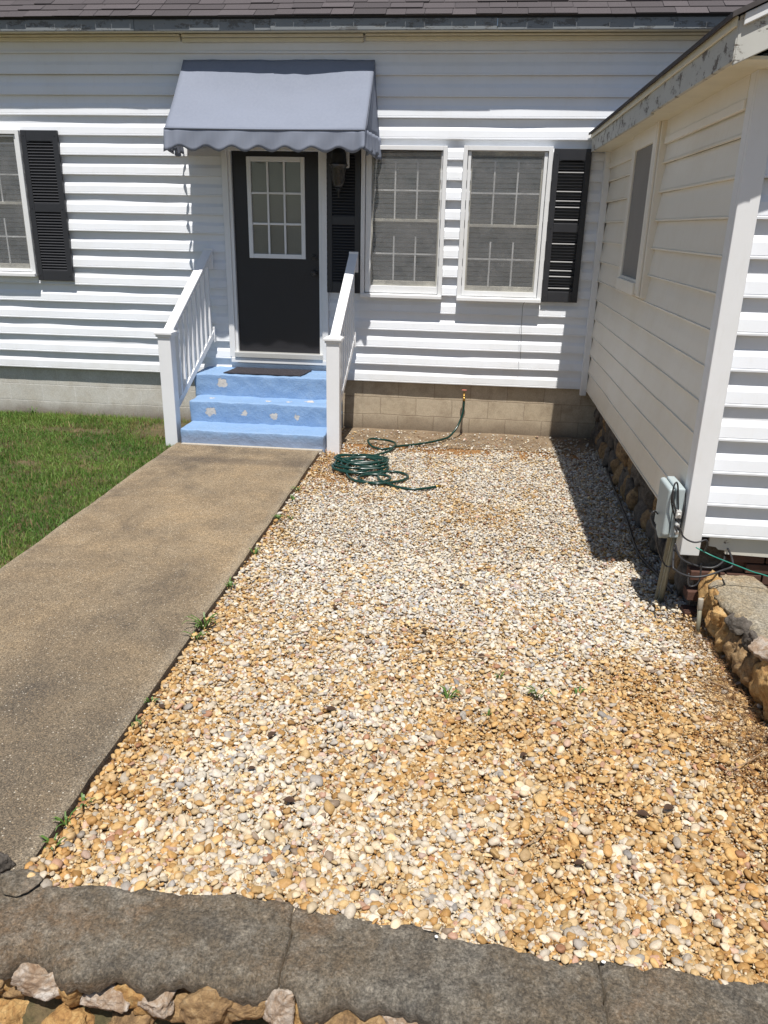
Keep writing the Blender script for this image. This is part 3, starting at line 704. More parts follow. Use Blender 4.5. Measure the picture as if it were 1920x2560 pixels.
# ---- windows
def window(x0, x1, z0, z1, gx0, gx1, gz0, gz1, zr, label, blind=BLIND):
    o = MB()     # casing: four stepped boards
    for (a0, a1, b0, b1, y) in ((x0, x1, z0, z1, -0.052), ):
        t = 0.042
        o.box(x0, x0 + t, y, 0.05, z0, z1); o.box(x1 - t, x1, y, 0.05, z0, z1); o.box(x0 + t, x1 - t, y, 0.05, z1 - t, z1); o.box(x0 + t, x1 - t, y - 0.012, 0.05, z0, z0 + t)
        u = 0.034
        X0, X1, Z0, Z1 = x0 + t + .006, x1 - t - .006, z0 + t + .006, z1 - t - .006
        for (p, q, r_, s_) in ((X0, gx0 - 0.012, Z0, Z1), (gx1 + 0.012, X1, Z0, Z1), (gx0 - 0.012, gx1 + 0.012, gz1 + 0.012, Z1), (gx0 - 0.012, gx1 + 0.012, Z0, gz0 - 0.035)):
            o.box(p, q, y + 0.020, 0.05, r_, s_)
    wdw = o.build('window', TRIM, house, bevel=0.004, label=label)
    MB().box(x0 - 0.0, x1 + 0.0, -0.085, -0.053, z0 - 0.003, z0 + 0.036).build('sill', TRIM, wdw, bevel=0.006)
    s = MB()     # sashes
    for (za, zb, y) in ((zr, gz1, 0.012), (gz0 - 0.035, zr + 0.03, -0.010)):
        f = 0.022
        s.box(gx0 - 0.012, gx0 + 0.006, y, y + 0.03, za, zb); s.box(gx1 - 0.006, gx1 + 0.012, y, y + 0.03, za, zb)
        s.box(gx0 + 0.006, gx1 - 0.006, y, y + 0.03, zb - 0.030, zb); s.box(gx0 + 0.006, gx1 - 0.006, y - 0.002, y + 0.03, za, za + (0.052 if y < 0 else 0.02))
    s.build('sash', SASHM, wdw, bevel=0.003)
    mg = MB()
    for (za, zb, y, tv) in ((zr + 0.03, gz1 - 0.03, 0.024, 0.05), (gz0 + 0.02, zr, 0.004, 0.14)):
        zm = za + (zb - za) * 0.46
        mg.box(gx0, gx1, y, y + 0.006, zm - 0.008, zm + 0.008)
        for q in (1 / 3, 2 / 3):
            xm = gx0 + (gx1 - gx0) * q; mg.box(xm - 0.008, xm + 0.008, y - 0.0005, y + 0.0055, za, zb - tv)
    mg.build('muntin_grid', MUNT, wdw)
    MB().add([(gx0, 0.033, zr), (gx1, 0.033, zr), (gx1, 0.033, gz1), (gx0, 0.033, gz1)], [(0, 1, 2, 3)]).build('pane', GLASS, wdw, recalc=False)
    MB().add([(gx0, 0.013, gz0), (gx1, 0.013, gz0), (gx1, 0.013, zr), (gx0, 0.013, zr)], [(0, 1, 2, 3)]).build('pane', GLASS, wdw, recalc=False)
    bl = MB(); n = int((gz1 - gz0 + 0.06) / 0.048)
    for i in range(n):
        z = gz0 - 0.03 + i * 0.048
        bl.hexa([(gx0 - .02, 0.052, z), (gx1 + .02, 0.052, z), (gx1 + .02, 0.066, z + 0.040), (gx0 - .02, 0.066, z + 0.040)], [(gx0 - .02, 0.054, z + 0.001), (gx1 + .02, 0.054, z + .001), (gx1 + .02, 0.068, z + 0.041), (gx0 - .02, 0.068, z + 0.041)])
    bl.build('blind', blind, wdw)
    MB().box(gx0 - 0.008, gx1 + 0.008, -0.021, -0.0195, gz0 - 0.03, gz1 + 0.008).build('insect_screen', SCREEN, wdw)
    return wdw
window(0.912, 1.785, 1.472, 2.955, 1.03, 1.715, 1.63, 2.895, 2.235, 'sash window half under the awning beside the door')
window(1.945, 2.828, 1.465, 2.960, 2.035, 2.735, 1.60, 2.905, 2.20, 'sash window beside the black shutter and the wing')
window(-3.62, -2.735, 1.585, 3.065, -3.53, -2.815, 1.70, 2.985, 2.33, 'sash window at the left edge beside its black shutter')

# ---- shutters
def shutter(x0, x1, z0, z1, label, y0=-0.002, t=0.034, sharp=False):
    mb = MB(); st = 0.058; tr_ = 0.105; br = 0.105; mr = 0.085; zm = z0 + (z1 - z0) * 0.47; yf = y0 - t
    mb.box(x0, x0 + st, yf, y0, z0, z1); mb.box(x1 - st, x1, yf, y0, z0, z1)
    mb.box(x0 + st, x1 - st, yf + 0.002, y0, z1 - tr_, z1); mb.box(x0 + st, x1 - st, yf + 0.002, y0, z0, z0 + br); mb.box(x0 + st, x1 - st, yf + 0.001, y0, zm, zm + mr)
    mb.box(x0 + st, x1 - st, y0 - 0.008, y0, z0 + br, z1 - tr_)
    # arched top of the louvre opening
    xc = (x0 + x1) / 2; hw = (x1 - x0) / 2 - st
    arc = [(xc - hw, z1 - tr_)] + [(xc - hw * math.cos(math.pi * q / 10), z1 - tr_ - 0.018 * (1 - math.sin(math.pi * q / 10))) for q in range(11)] + [(xc + hw, z1 - tr_)]
    mb.prism([(a, b) for a, b in arc], 'y', yf + 0.004, y0 - 0.004)
    mb.build_n = 0
    sh = mb.build('shutter', CHAR, house, bevel=0.003, label=label)
    lv = MB()
    for (za, zb) in ((z0 + br, zm), (zm + mr, z1 - tr_)):
        n = int((zb - za) / 0.029); p_ = (zb - za) / n
        for i in range(n):
            z = za + i * p_; tw = 0.0015 * nz(i * 3.3, x0 * 9); fe = 0.007 if not sharp else 0.003; bk = p_ if (not sharp or nz(i * 0.83, 4.4) > 0.10) else p_ * 0.30
            lv.hexa([(x0 + st, yf + 0.004 + tw, z + 0.001), (x1 - st, yf + 0.004 - tw, z + 0.001), (x1 - st, y0 - 0.009, z + bk * 0.92), (x0 + st, y0 - 0.009, z + bk * 0.92)],
                    [(x0 + st, yf + 0.004 + tw, z + fe), (x1 - st, yf + 0.004 - tw, z + fe), (x1 - st, y0 - 0.009, z + bk), (x0 + st, y0 - 0.009, z + bk)])
    lv.build('louvres', CHAR, sh)
    for x in (x0 + 0.03, x1 - 0.03):
        for z in (z0 + 0.06, zm + 0.04, z1 - 0.05):
            pl = MB().lathe([(0.0, 0.0), (0.007, 0.0), (0.006, 0.004), (0.0, 0.005)], (0, 0, 0), 8)
            pl.v = [(x + a, yf - c, z + b_) for a, b_, c in pl.v]; pl.build('fixing_plug', CHAR, sh)
    return sh
shutter(-2.722, -2.315, 1.545, 3.065, 'charcoal louvred shutter right of the left-hand window')
shutter(-4.04, -3.632, 1.545, 3.065, 'charcoal louvred shutter left of the left-hand window')
shutter(0.548, 0.905, 1.505, 2.97, 'charcoal shutter behind the wall lantern')
shutter(2.836, 3.205, 1.475, 2.945, 'black glossy shutter beside the wing with lit louvres', sharp=True)

# ---- door
cas = MB()
for s_ in (-1, 1):
    xo, xi = 0.560 * s_, 0.495 * s_
    cas.box(min(xo, xi), max(xo, xi), -0.036, 0.08, 0.775, 2.96)
    xo, xi = 0.4945 * s_, 0.462 * s_
    cas.box(min(xo, xi), max(xo, xi), -0.018, 0.09, 0.82, 2.93)
cas.box(-0.495, 0.495, -0.036, 0.08, 2.895, 2.96)
cas.build('door_casing', TRIM, house, bevel=0.004)
MB().box(-0.50, 0.50, -0.060, 0.09, 0.775, 0.835).build('threshold', ALU, house, bevel=0.006)
MB().box(-0.545, 0.545, -0.045, 0.05, 0.715, 0.773).build('threshold', TRIM, house, bevel=0.006, label='white trim board under the metal door threshold')
dm = MB()
gx0, gx1, gz0, gz1 = -0.262, 0.268, 1.885, 2.795
X0, X1 = -0.305, 0.311
dm.box(-0.461, X0, 0.022, 0.07, 0.837, 2.893); dm.box(X1, 0.461, 0.022, 0.07, 0.837, 2.893); dm.box(X0, X1, 0.022, 0.07, 0.837, 1.84); dm.box(X0, X1, 0.022, 0.07, 2.842, 2.893)
door = dm.build('door', DOORM, house, label='dark charcoal front door with nine-light window')
lf = MB()
lf.box(X0, gx0, 0.006, 0.06, 1.84, 2.842); lf.box(gx1, X1, 0.006, 0.06, 1.84, 2.842); lf.box(gx0, gx1, 0.006, 0.06, 1.84, gz0); lf.box(gx0, gx1, 0.006, 0.06, gz1, 2.842)
for q in (1, 2):
    xm = gx0 + (gx1 - gx0) * q / 3; lf.box(xm - 0.011, xm + 0.011, 0.014, 0.03, gz0, gz1)
    zm = gz0 + (gz1 - gz0) * q / 3
    for j in range(3):
        xa = gx0 + (gx1 - gx0) * j / 3 + (0.011 if j else 0); xb = gx0 + (gx1 - gx0) * (j + 1) / 3 - (0.011 if j < 2 else 0)
        lf.box(xa, xb, 0.0142, 0.03, zm - 0.011, zm + 0.011)
lf.build('light_frame', TRIM, door, bevel=0.004)
MB().add([(gx0, 0.032, gz0), (gx1, 0.032, gz0), (gx1, 0.032, gz1), (gx0, 0.032, gz1)], [(0, 1, 2, 3)]).build('pane', GLASS, door, recalc=False)
bl = MB()
for i in range(int((gz1 - gz0) / 0.03) + 1):
    z = gz0 + i * 0.03
    bl.hexa([(gx0, 0.046, z), (gx1, 0.046, z), (gx1, 0.058, z + .032), (gx0, 0.058, z + .032)], [(gx0, 0.048, z + .001), (gx1, 0.048, z + .001), (gx1, 0.06, z + .033), (gx0, 0.06, z + .033)])
bl.build('blind', BLIND_D, door)
def onface(prof, x, y, z, n=16):
    m_ = MB().lathe(prof, (0, 0, 0), n); m_.v = [(x + a, y - c, z + b) for a, b, c in m_.v]; return m_
onface([(0.030, 0), (0.030, 0.012), (0.024, 0.018), (0.010, 0.020), (0.010, 0.024), (0.0, 0.024)], 0.405, 0.022, 1.86).build('deadbolt', KNOB, door, smooth=True)
onface([(0.032, 0), (0.032, 0.010), (0.013, 0.014), (0.012, 0.040), (0.027, 0.052), (0.029, 0.068), (0.018, 0.078), (0, 0.080)], 0.405, 0.022, 1.70).build('door_knob', KNOB, door, smooth=True)

# ---- spigot
sp = MB().tube([(2.083, 0.03, 0.47), (2.083, -0.07, 0.47), (2.083, -0.09, 0.455), (2.085, -0.10, 0.43)], 0.011, 10).build('spigot', BRASS, house, smooth=True)
m_ = onface([(0.0, 0.0), (0.008, 0.0), (0.010, 0.004), (0.026, 0.006), (0.030, 0.010), (0.024, 0.014), (0.0, 0.013)], 2.083, -0.045, 0.498, 12)
m_.v = [(2.083 + (x - 2.083), -0.045 + (z - 0.498) * 0.9 - (y + 0.045) * 0.0, 0.500 - (y + 0.045) * 0.9) for x, y, z in m_.v]
m_.build('handle', RUSTR, sp)

# ---- wing
WX = 3.424           # base plane of the wing's side wall (butts reach 3.39)
WYF = -4.315         # butts of the wing's front wall
def wt(u): return 2.80
siding('siding_wall', (WX - 0.008, 0.03, 0), (0, -1, 0), (-1, 0, 0), 4.27, 0.56, 2.83, [(1.46, 2.36, 1.79, 2.86)], VINYL_W, 8, house, label='shaded side wall of the wing', wave=0.6, PROF=[(0.0, 0.006), (0.0, 0.026), (0.05, 0.0275), (0.065, 0.0185), (0.10, 0.021), (0.55, 0.012), (1.0, 0.0)])
RX = 3.39; SL = 0.457
siding('siding_wall', (3.44, WYF + 0.034, 0), (1, 0, 0), (0, -1, 0), 5.2, 0.56, 4.2, [], VINYL, 15, house, top=lambda u: 2.93 + min(u, 5.2 - u + 0.0) * SL, label='sunlit front wall of the wing', wave=0.6)
MB().box(3.50, 8.6, WYF + 0.10, 0.0, 0.5, 2.86).build('wall_core', DARKV, house)
# corner board of the wing, inside corner trim, frieze
mb = MB().box(3.386, 3.492, -4.345, -4.312, 0.45, 2.97); mb.box(3.386, 3.412, -4.311, -4.225, 0.45, 2.97); mb.build('corner_board', TRIM, house, bevel=0.005)
mb = MB().box(3.335, 3.40, -0.055, 0.02, 0.50, 2.93); mb.build('inside_corner_trim', TRIM, house, bevel=0.006)
mb = MB(); mb.box(3.384, 3.44, -4.224, -0.056, 2.80, 2.945); mb.build('frieze_board', VINYL_W, house, bevel=0.004)
for ya, yb in ((-4.224, -2.50), (-1.41, -0.056)): MB().box(3.376, 3.40, ya, yb, 2.765, 2.812).build('siding_channel', VINYL_W, house, bevel=0.004)
# wing window: deep frame with grey screen
wf = MB(); a0, a1, b0, b1 = -2.48, -1.43, 1.725, 2.94; c0, c1, d0, d1 = -2.27, -1.54, 1.845, 2.80
wf.box(3.352, 3.46, a0, c0, b0, b1); wf.box(3.352, 3.46, c1, a1, b0, b1); wf.box(3.352, 3.46, c0, c1, b0, d0); wf.box(3.352, 3.46, c0, c1, d1, b1)
wf.box(3.335, 3.352, a0 + 0.03, a0 + 0.075, b0 + 0.01, b1 - 0.01)
wf.box(3.340, 3.352, c0 - 0.10, c0 - 0.02, b0 + 0.02, b1 - 0.02)
ww = wf.build('window', VINYL_W, house, bevel=0.006, label='small screened window in the wing side wall')
MB().box(3.368, 3.371, c0, c1, d0, d1).build('insect_screen', SCREEN_D, ww)
MB().box(3.455, 3.46, c0, c1, d0, d1).build('pane', DARKV, ww)
MB().box(3.325, 3.351, c0 - 0.01, c1 + 0.01, b0 + 0.005, d0 - 0.02).build('sill', VINYL_W, ww, bevel=0.006)
# wing eave
YR = -4.60
mb = MB()
for (y0, y1, dx) in ((-4.60, -2.85, 0.0), (-2.846, -0.03, 0.005)):
    mb.hexa([(3.190 + dx, y0, 2.905), (3.212 + dx, y0, 2.905), (3.212 + dx, y1, 2.915), (3.190 + dx, y1, 2.915)], [(3.190 + dx, y0, 3.062), (3.212 + dx, y0, 3.062), (3.212 + dx, y1, 3.072), (3.190 + dx, y1, 3.072)])
mb.build('fascia_board', FASCIA_W, house, bevel=0.003, label='peeling white eave board along the wing')
mb = MB().box(3.176, 3.1895, -4.605, -0.03, 3.035, 3.078); mb.build('eave_moulding', SOFF, house, bevel=0.005)
MB().box(3.213, 3.46, -4.57, -0.03, 2.918, 2.932).build('soffit', SOFF, house)
# rake board, roof slab
def wr(x): return 3.078 + (x - 3.19) * SL
mb = MB()
for (xa, xb) in ((3.196, 5.9),):
    mb.hexa([(xa, YR - 0.004, wr(xa) - 0.19), (xb, YR - 0.004, wr(xb) - 0.19), (xb, YR + 0.022, wr(xb) - 0.19), (xa, YR + 0.022, wr(xa) - 0.19)],
            [(xa, YR - 0.004, wr(xa) - 0.002), (xb, YR - 0.004, wr(xb) - 0.002), (xb, YR + 0.022, wr(xb) - 0.002), (xa, YR + 0.022, wr(xa) - 0.002)])
mb.build('rake_board', FASCIA_W, house, bevel=0.003)
mb = MB(); xa, xb = 3.21, 5.9
mb.hexa([(xa, YR - 0.022, wr(xa) - 0.05), (xb, YR - 0.022, wr(xb) - 0.05), (xb, YR - 0.0045, wr(xb) - 0.05), (xa, YR - 0.0045, wr(xa) - 0.05)],
        [(xa, YR - 0.022, wr(xa) - 0.002), (xb, YR - 0.022, wr(xb) - 0.002), (xb, YR - 0.0045, wr(xb) - 0.002), (xa, YR - 0.0045, wr(xa) - 0.002)])
mb.build('rake_moulding', TRIM, house, bevel=0.004)
mb = MB()
mb.hexa([(3.22, YR + 0.023, wr(3.22) - 0.17), (5.9, YR + 0.023, wr(5.9) - 0.17), (5.9, WYF + 0.05, wr(5.9) - 0.17), (3.22, WYF + 0.05, wr(3.22) - 0.17)],
        [(3.22, YR + 0.023, wr(3.22) - 0.15), (5.9, YR + 0.023, wr(5.9) - 0.15), (5.9, WYF + 0.05, wr(5.9) - 0.15), (3.22, WYF + 0.05, wr(3.22) - 0.15)])
mb.build('rake_soffit', SOFF, house)
mb = MB(); xe = 3.155
mb.hexa([(xe, YR - 0.035, wr(xe) + 0.004), (5.95, YR - 0.035, wr(5.95) + 0.004), (5.95, -0.02, wr(5.95) + 0.004), (xe, -0.02, wr(xe) + 0.004)],
        [(xe, YR - 0.035, wr(xe) + 0.026), (5.95, YR - 0.035, wr(5.95) + 0.026), (5.95, -0.02, wr(5.95) + 0.026), (xe, -0.02, wr(xe) + 0.026)])
mb.hexa([(5.951, YR - 0.035, wr(5.95) + 0.004), (8.8, YR - 0.035, wr(3.1) + 0.004), (8.8, -0.02, wr(3.1) + 0.004), (5.951, -0.02, wr(5.95) + 0.004)],
        [(5.951, YR - 0.035, wr(5.95) + 0.026), (8.8, YR - 0.035, wr(3.1) + 0.026), (8.8, -0.02, wr(3.1) + 0.026), (5.951, -0.02, wr(5.95) + 0.026)])
mb.build('roof', simple('wing_shingle', (0.075, 0.068, 0.068), 0.95, 0.3, 40), house, label='shingle roof of the wing')

# rubble stones ---------------------------------------------------------------
I3 = ico(4); I5 = ico(5)
def stone_mb(cx, cy, cz, rx, ry, rz, seed, rough=0.16, cuts=7, base=None):
    r_ = np.random.default_rng(seed); v, f = base or I3; v = v.copy()
    for _ in range(cuts):
        d = r_.normal(size=3); d /= np.linalg.norm(d); lim = r_.uniform(0.50, 0.82); h = v @ d; v -= np.outer(np.clip(h - lim, 0, None) * 0.92, d)
    off = r_.uniform(0, 50)
    out = []
    for p in v:
        q = mnoise.fractal(Vector(p * 2.3) + Vector((off, 0, 0)), 0.8, 2.1, 6) * rough
        rg = (abs(mnoise.noise(Vector(p * 3.1) + Vector((0, off, 0)))) - 0.2) * rough * 0.8
        p = p * (1 + q + rg); out.append((cx + p[0] * rx, cy + p[1] * ry, cz + p[2] * rz))
    return MB().add(out, [tuple(int(i) for i in t) for t in f])

# wing foundation: rubble coloured darker for the shade under the side wall
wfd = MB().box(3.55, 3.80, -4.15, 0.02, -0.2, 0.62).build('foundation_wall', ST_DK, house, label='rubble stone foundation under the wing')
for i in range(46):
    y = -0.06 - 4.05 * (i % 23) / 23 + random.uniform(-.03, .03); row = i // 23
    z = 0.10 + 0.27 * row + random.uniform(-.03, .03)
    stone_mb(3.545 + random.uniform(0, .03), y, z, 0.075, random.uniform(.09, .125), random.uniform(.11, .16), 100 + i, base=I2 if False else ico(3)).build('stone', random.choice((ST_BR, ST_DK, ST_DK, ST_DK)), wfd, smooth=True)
# under the wing front: skirt board, black panel painted for the unlit opening, brick
mb = MB(); mb.add([], [])
mb.prism([(3.56, 0.575), (3.56, 0.49), (3.60, 0.485), (3.615, 0.47), (3.655, 0.468), (3.657, 0.445), (3.80, 0.442), (4.3, 0.43), (8.5, 0.43), (8.5, 0.575)], 'y', -4.275, -4.255)
mb.build('skirt_board', SKIRT, house)
MB().box(3.56, 8.5, -3.9, -3.85, -0.2, 0.6).build('foundation_wall', DARKV, house, label='near-black panel standing for the dark crawl space under the wing')
mb = MB()
for r_ in range(7):
    for c_ in range(3):
        mb.box(3.50 + 0.205 * c_ + (0.1 if r_ % 2 else 0), 3.695 + 0.205 * c_ + (0.1 if r_ % 2 else 0) - 0.0, -4.235, -4.135, -0.02 + r_ * 0.067, 0.038 + r_ * 0.067) if not (r_ > 4 and c_ == 0) else None
mb.build('brick_pier', BRICKM, house, bevel=0.004)
mb = MB()
for i in range(9):
    mb.box(3.74 + i * 0.075, 3.805 + i * 0.075, -4.20, -4.10, 0.28, 0.455)
mb.build('brick_pier', BRICKM, house, bevel=0.004, label='upright brick course under the skirt board')

# ------------------------------------------------------------------ awning
aw = empty('awning', (0.05, 0.0, 3.716), 'grey canvas awning with scalloped valance over the front door', 'awning')
def canvas_top(u, v):      # u across 0..1, v down 0..1
    xt = -0.905 + 1.935 * u; xb = -0.885 + 1.925 * u; x = xt + (xb - xt) * v
    sag = -0.055 * math.sin(math.pi * v) * math.sin(math.pi * u) - 0.012 * math.sin(math.pi * v)
    wr_ = 0.010 * nz(u * 5, v * 4, 2.0) + 0.006 * nz(u * 16, v * 4, 7.0) + 0.012 * math.exp(-((v - 0.06) / 0.05) ** 2) * nz(u * 6, 3.0)
    y = -0.012 - 0.70 * v; z = 3.716 - (3.716 - 3.02) * v
    # normal offset (outwards: -y,+z)
    o = sag + wr_
    return (x, y - 0.74 * o, z + 0.66 * o)
mb = MB(); NU, NV = 44, 24
mb.add([canvas_top(i / NU, j / NV) for j in range(NV + 1) for i in range(NU + 1)], [(j * (NU + 1) + i, j * (NU + 1) + i + 1, (j + 1) * (NU + 1) + i + 1, (j + 1) * (NU + 1) + i) for j in range(NV) for i in range(NU)])
for u in (0, 1):           # side panels
    sd = -1 if u == 0 else 1; n = 12; vs = []; fs = []
    for j in range(n + 1):
        p = canvas_top(u, j / n)
        for q in range(9):
            t = q / 8; bul = 0.045 * sd * math.sin(math.pi * t) * (j / n) * (0.5 + 0.5 * j / n); fold = 0.012 * math.sin(t * 17 + j * 0.2) * (j / n)
            xw = p[0] + (sd * 0.045 * t * (j / n))
            vs.append((xw + (-0.5 * bul) + fold * 0.7, p[1] * (1 - t) + 0.012 * t, p[2]))
    for j in range(n):
        for q in range(8): fs.append((j * 9 + q, j * 9 + q + 1, (j + 1) * 9 + q + 1, (j + 1) * 9 + q))
    mb.add(vs, fs)
cn = mb.build('canopy', CANVAS, aw, smooth=True, recalc=False)
so_ = cn.modifiers.new('solid', 'SOLIDIFY'); so_.thickness = 0.003
# valance: front + returns, scalloped
VA, VB = 0.71, 1.925
def val_path(s):            # s: 0..L along left return, front, right return
    a, b, c_ = VA, VB, VA
    if s < a: t = s / a; return (-0.975 + 0.09 * t, 0.0 - 0.712 * t)
    if s < a + b: t = (s - a) / b; return (-0.885 + VB * t, -0.712)
    t = (s - a - b) / c_; return (1.04 + 0.055 * t, -0.712 + 0.712 * t)
LT = VA * 2 + VB; NS = 240; vs = []; rim = []
for i in range(NS + 1):
    s_ = LT * i / NS; x, y = val_path(s_); fr_ = VA <= s_ <= VA + VB
    per = 0.256; ph = (s_ - VA) / per
    drop = 0.178 + 0.022 * math.cos(2 * math.pi * (ph - 0.55)) * -1
    side = 0 if fr_ else 1
    edge = min(abs(s_ - VA), abs(s_ - VA - VB))
    puck = math.exp(-(edge / 0.10) ** 2)
    for j in range(7):
        t = j / 6
        fold = (0.010 * math.sin(s_ * 9.5 + 1.0) + 0.006 * math.sin(s_ * 23 + 3 * t)) * t + 0.022 * puck * math.sin(edge * 55 + 0.5) * t
        if side: fold = 0.024 * math.sin(s_ * 42 + 0.6 * t) * (0.35 + 0.65 * t)
        if fr_: p = (x, y - fold - 0.012 * t, 3.026 - drop * t)
        else: p = (x + fold, y - 0.006, 3.026 - (drop + 0.010) * t)
        vs.append(p)
    rim.append(vs[-1])
mb = MB().add(vs, [(i * 7 + j, (i + 1) * 7 + j, (i + 1) * 7 + j + 1, i * 7 + j + 1) for i in range(NS) for j in range(6)])
vl = mb.build('valance', CANVAS, aw, smooth=True, recalc=False); q = vl.modifiers.new('solid', 'SOLIDIFY'); q.thickness = 0.003
MB().tube(rim, 0.0055, 6).build('piping', PIPING, vl, smooth=True)
MB().tube([(-0.885, -0.714, 3.024), (0.05, -0.716, 3.020), (1.04, -0.714, 3.024)], 0.009, 8).build('frame_bar', CANVAS, aw, smooth=True)
mb = MB()
for x in (-0.875, 1.025): MB().tube([(x, -0.69, 3.015), (x, -0.02, 3.03), (x, -0.02, 3.69)], 0.010, 8).build('support_frame', ALU, aw, smooth=True)

# ------------------------------------------------------------------ wall lantern
lan = empty('wall_lantern', (0.70, -0.04, 2.80), 'dark wall lantern with bell-shaped glass beside the front door', 'lantern')
MB().box(0.625, 0.79, -0.058, -0.037, 2.74, 2.955).build('mounting_block', TRIM, lan, bevel=0.008)
mb = MB().lathe([(0.0, 0.19), (0.02, 0.185), (0.055, 0.15), (0.075, 0.10), (0.082, 0.02), (0.09, 0.0), (0.0, -0.002)], (0.697, -0.155, 2.765), 20)
mb.box(0.672, 0.722, -0.15, -0.058, 2.86, 2.90); mb.build('hood', BLACK, lan, smooth=False)
k = NT('smoky_glass'); k.col((0.05, 0.046, 0.043)).rough(0.18); k.b.inputs['Alpha'].default_value = 0.75; k.bump(k.noise(60, 3), 0.5, 0.006); SMOKE = k.m
MB().lathe([(0.098, 0.0), (0.088, -0.012), (0.074, -0.03), (0.068, -0.10), (0.062, -0.16), (0.050, -0.195), (0.040, -0.21), (0.0, -0.212)], (0.697, -0.155, 2.763), 24).build('glass_shade', SMOKE, lan, smooth=True)
MB().lathe([(0.0, 0.0), (0.034, -0.004), (0.030, -0.02), (0.010, -0.03), (0.012, -0.055), (0.007, -0.09), (0.0, -0.10)], (0.697, -0.155, 2.550), 14).build('finial', BLACK, lan, smooth=True)

# ------------------------------------------------------------------ steps, mat
st = empty('concrete_steps', (0, -0.6, 0.0), 'three pale blue painted block steps with chipped paint', 'steps')
def rough_box(x0, x1, y0, y1, z0, z1, seed, amp=0.0045):
    bm = bmesh.new(); bmesh.ops.create_cube(bm, size=1.0)
    for v in bm.verts: v.co = Vector((x0 + (v.co.x + .5) * (x1 - x0), y0 + (v.co.y + .5) * (y1 - y0), z0 + (v.co.z + .5) * (z1 - z0)))
    bmesh.ops.bevel(bm, geom=list(bm.edges), offset=0.012, segments=2, profile=0.6, affect='EDGES')
    for ax, w_ in (('x', x1 - x0), ('y', y1 - y0), ('z', z1 - z0)):
        n = int(w_ / 0.035)
        i = 'xyz'.index(ax); lo = (x0, y0, z0)[i]
        for q in range(1, n):
            d = Vector((0, 0, 0)); d[i] = 1; pco = Vector((0, 0, 0)); pco[i] = lo + w_ * q / n
            bmesh.ops.bisect_plane(bm, geom=list(bm.verts) + list(bm.edges) + list(bm.faces), plane_co=pco, plane_no=d)
    for v in bm.verts:
        p = v.co; v.co = p + Vector((nz(p.x * 11 + seed, p.y * 11, p.z * 11), nz(p.x * 11, p.y * 11 + seed, p.z * 11), nz(p.x * 11, p.y * 11, p.z * 11 + seed))) * amp * 2
    return bm
def bm_obj(name, bm, m, parent=None, smooth=True, label=None):
    me = bpy.data.meshes.new(name); bm.to_mesh(me); bm.free(); o = bpy.data.objects.new(name, me); COL.objects.link(o); me.materials.append(m)
    if smooth: me.polygons.foreach_set('use_smooth', [True] * len(me.polygons))
    if parent: o.parent = parent; o.matrix_parent_inverse = Matrix.Translation(-pos(parent))
    if label: o['label'] = label
    return o
MB().box(-0.76, 0.70, -1.195, -1.150, 0.03, 0.066).build('mortar_strip', simple('pale_mortar', (0.42, 0.38, 0.32), 0.9, 0.25, 30, bump=0.5), st, bevel=0.004)
bm_obj('step', rough_box(-0.775, 0.715, -1.155, 0.015, 0.0, 0.207, 3), BLUE, st, label='bottom step, greyer towards its foot')
bm_obj('step', rough_box(-0.790, 0.712, -0.800, 0.015, 0.18, 0.425, 9), BLUE, st, label='middle step with several bare chips')
bm_obj('step', rough_box(-0.835, 0.705, -0.480, 0.015, 0.40, 0.652, 14), BLUE, st, label='top step carrying the doormat')
mb = MB(); vs = []
for i in range(13):
    for j in range(7):
        x = -0.50 + 0.855 * i / 12; y = -0.425 + 0.37 * j / 6; vs.append((x + 0.008 * (j - 3), y, 0.662 + 0.003 * nz(x * 5, y * 6) + 0.004 * (abs(i - 6) == 6 and j == 6)))
mb.add(vs, [(i * 7 + j, (i + 1) * 7 + j, (i + 1) * 7 + j + 1, i * 7 + j + 1) for i in range(12) for j in range(6)])
dmat = mb.build('doormat', MAT); q = dmat.modifiers.new('s', 'SOLIDIFY'); q.thickness = 0.009; q.offset = 0
tag(dmat, 'thin dark rubber doormat on the top blue step', 'doormat')

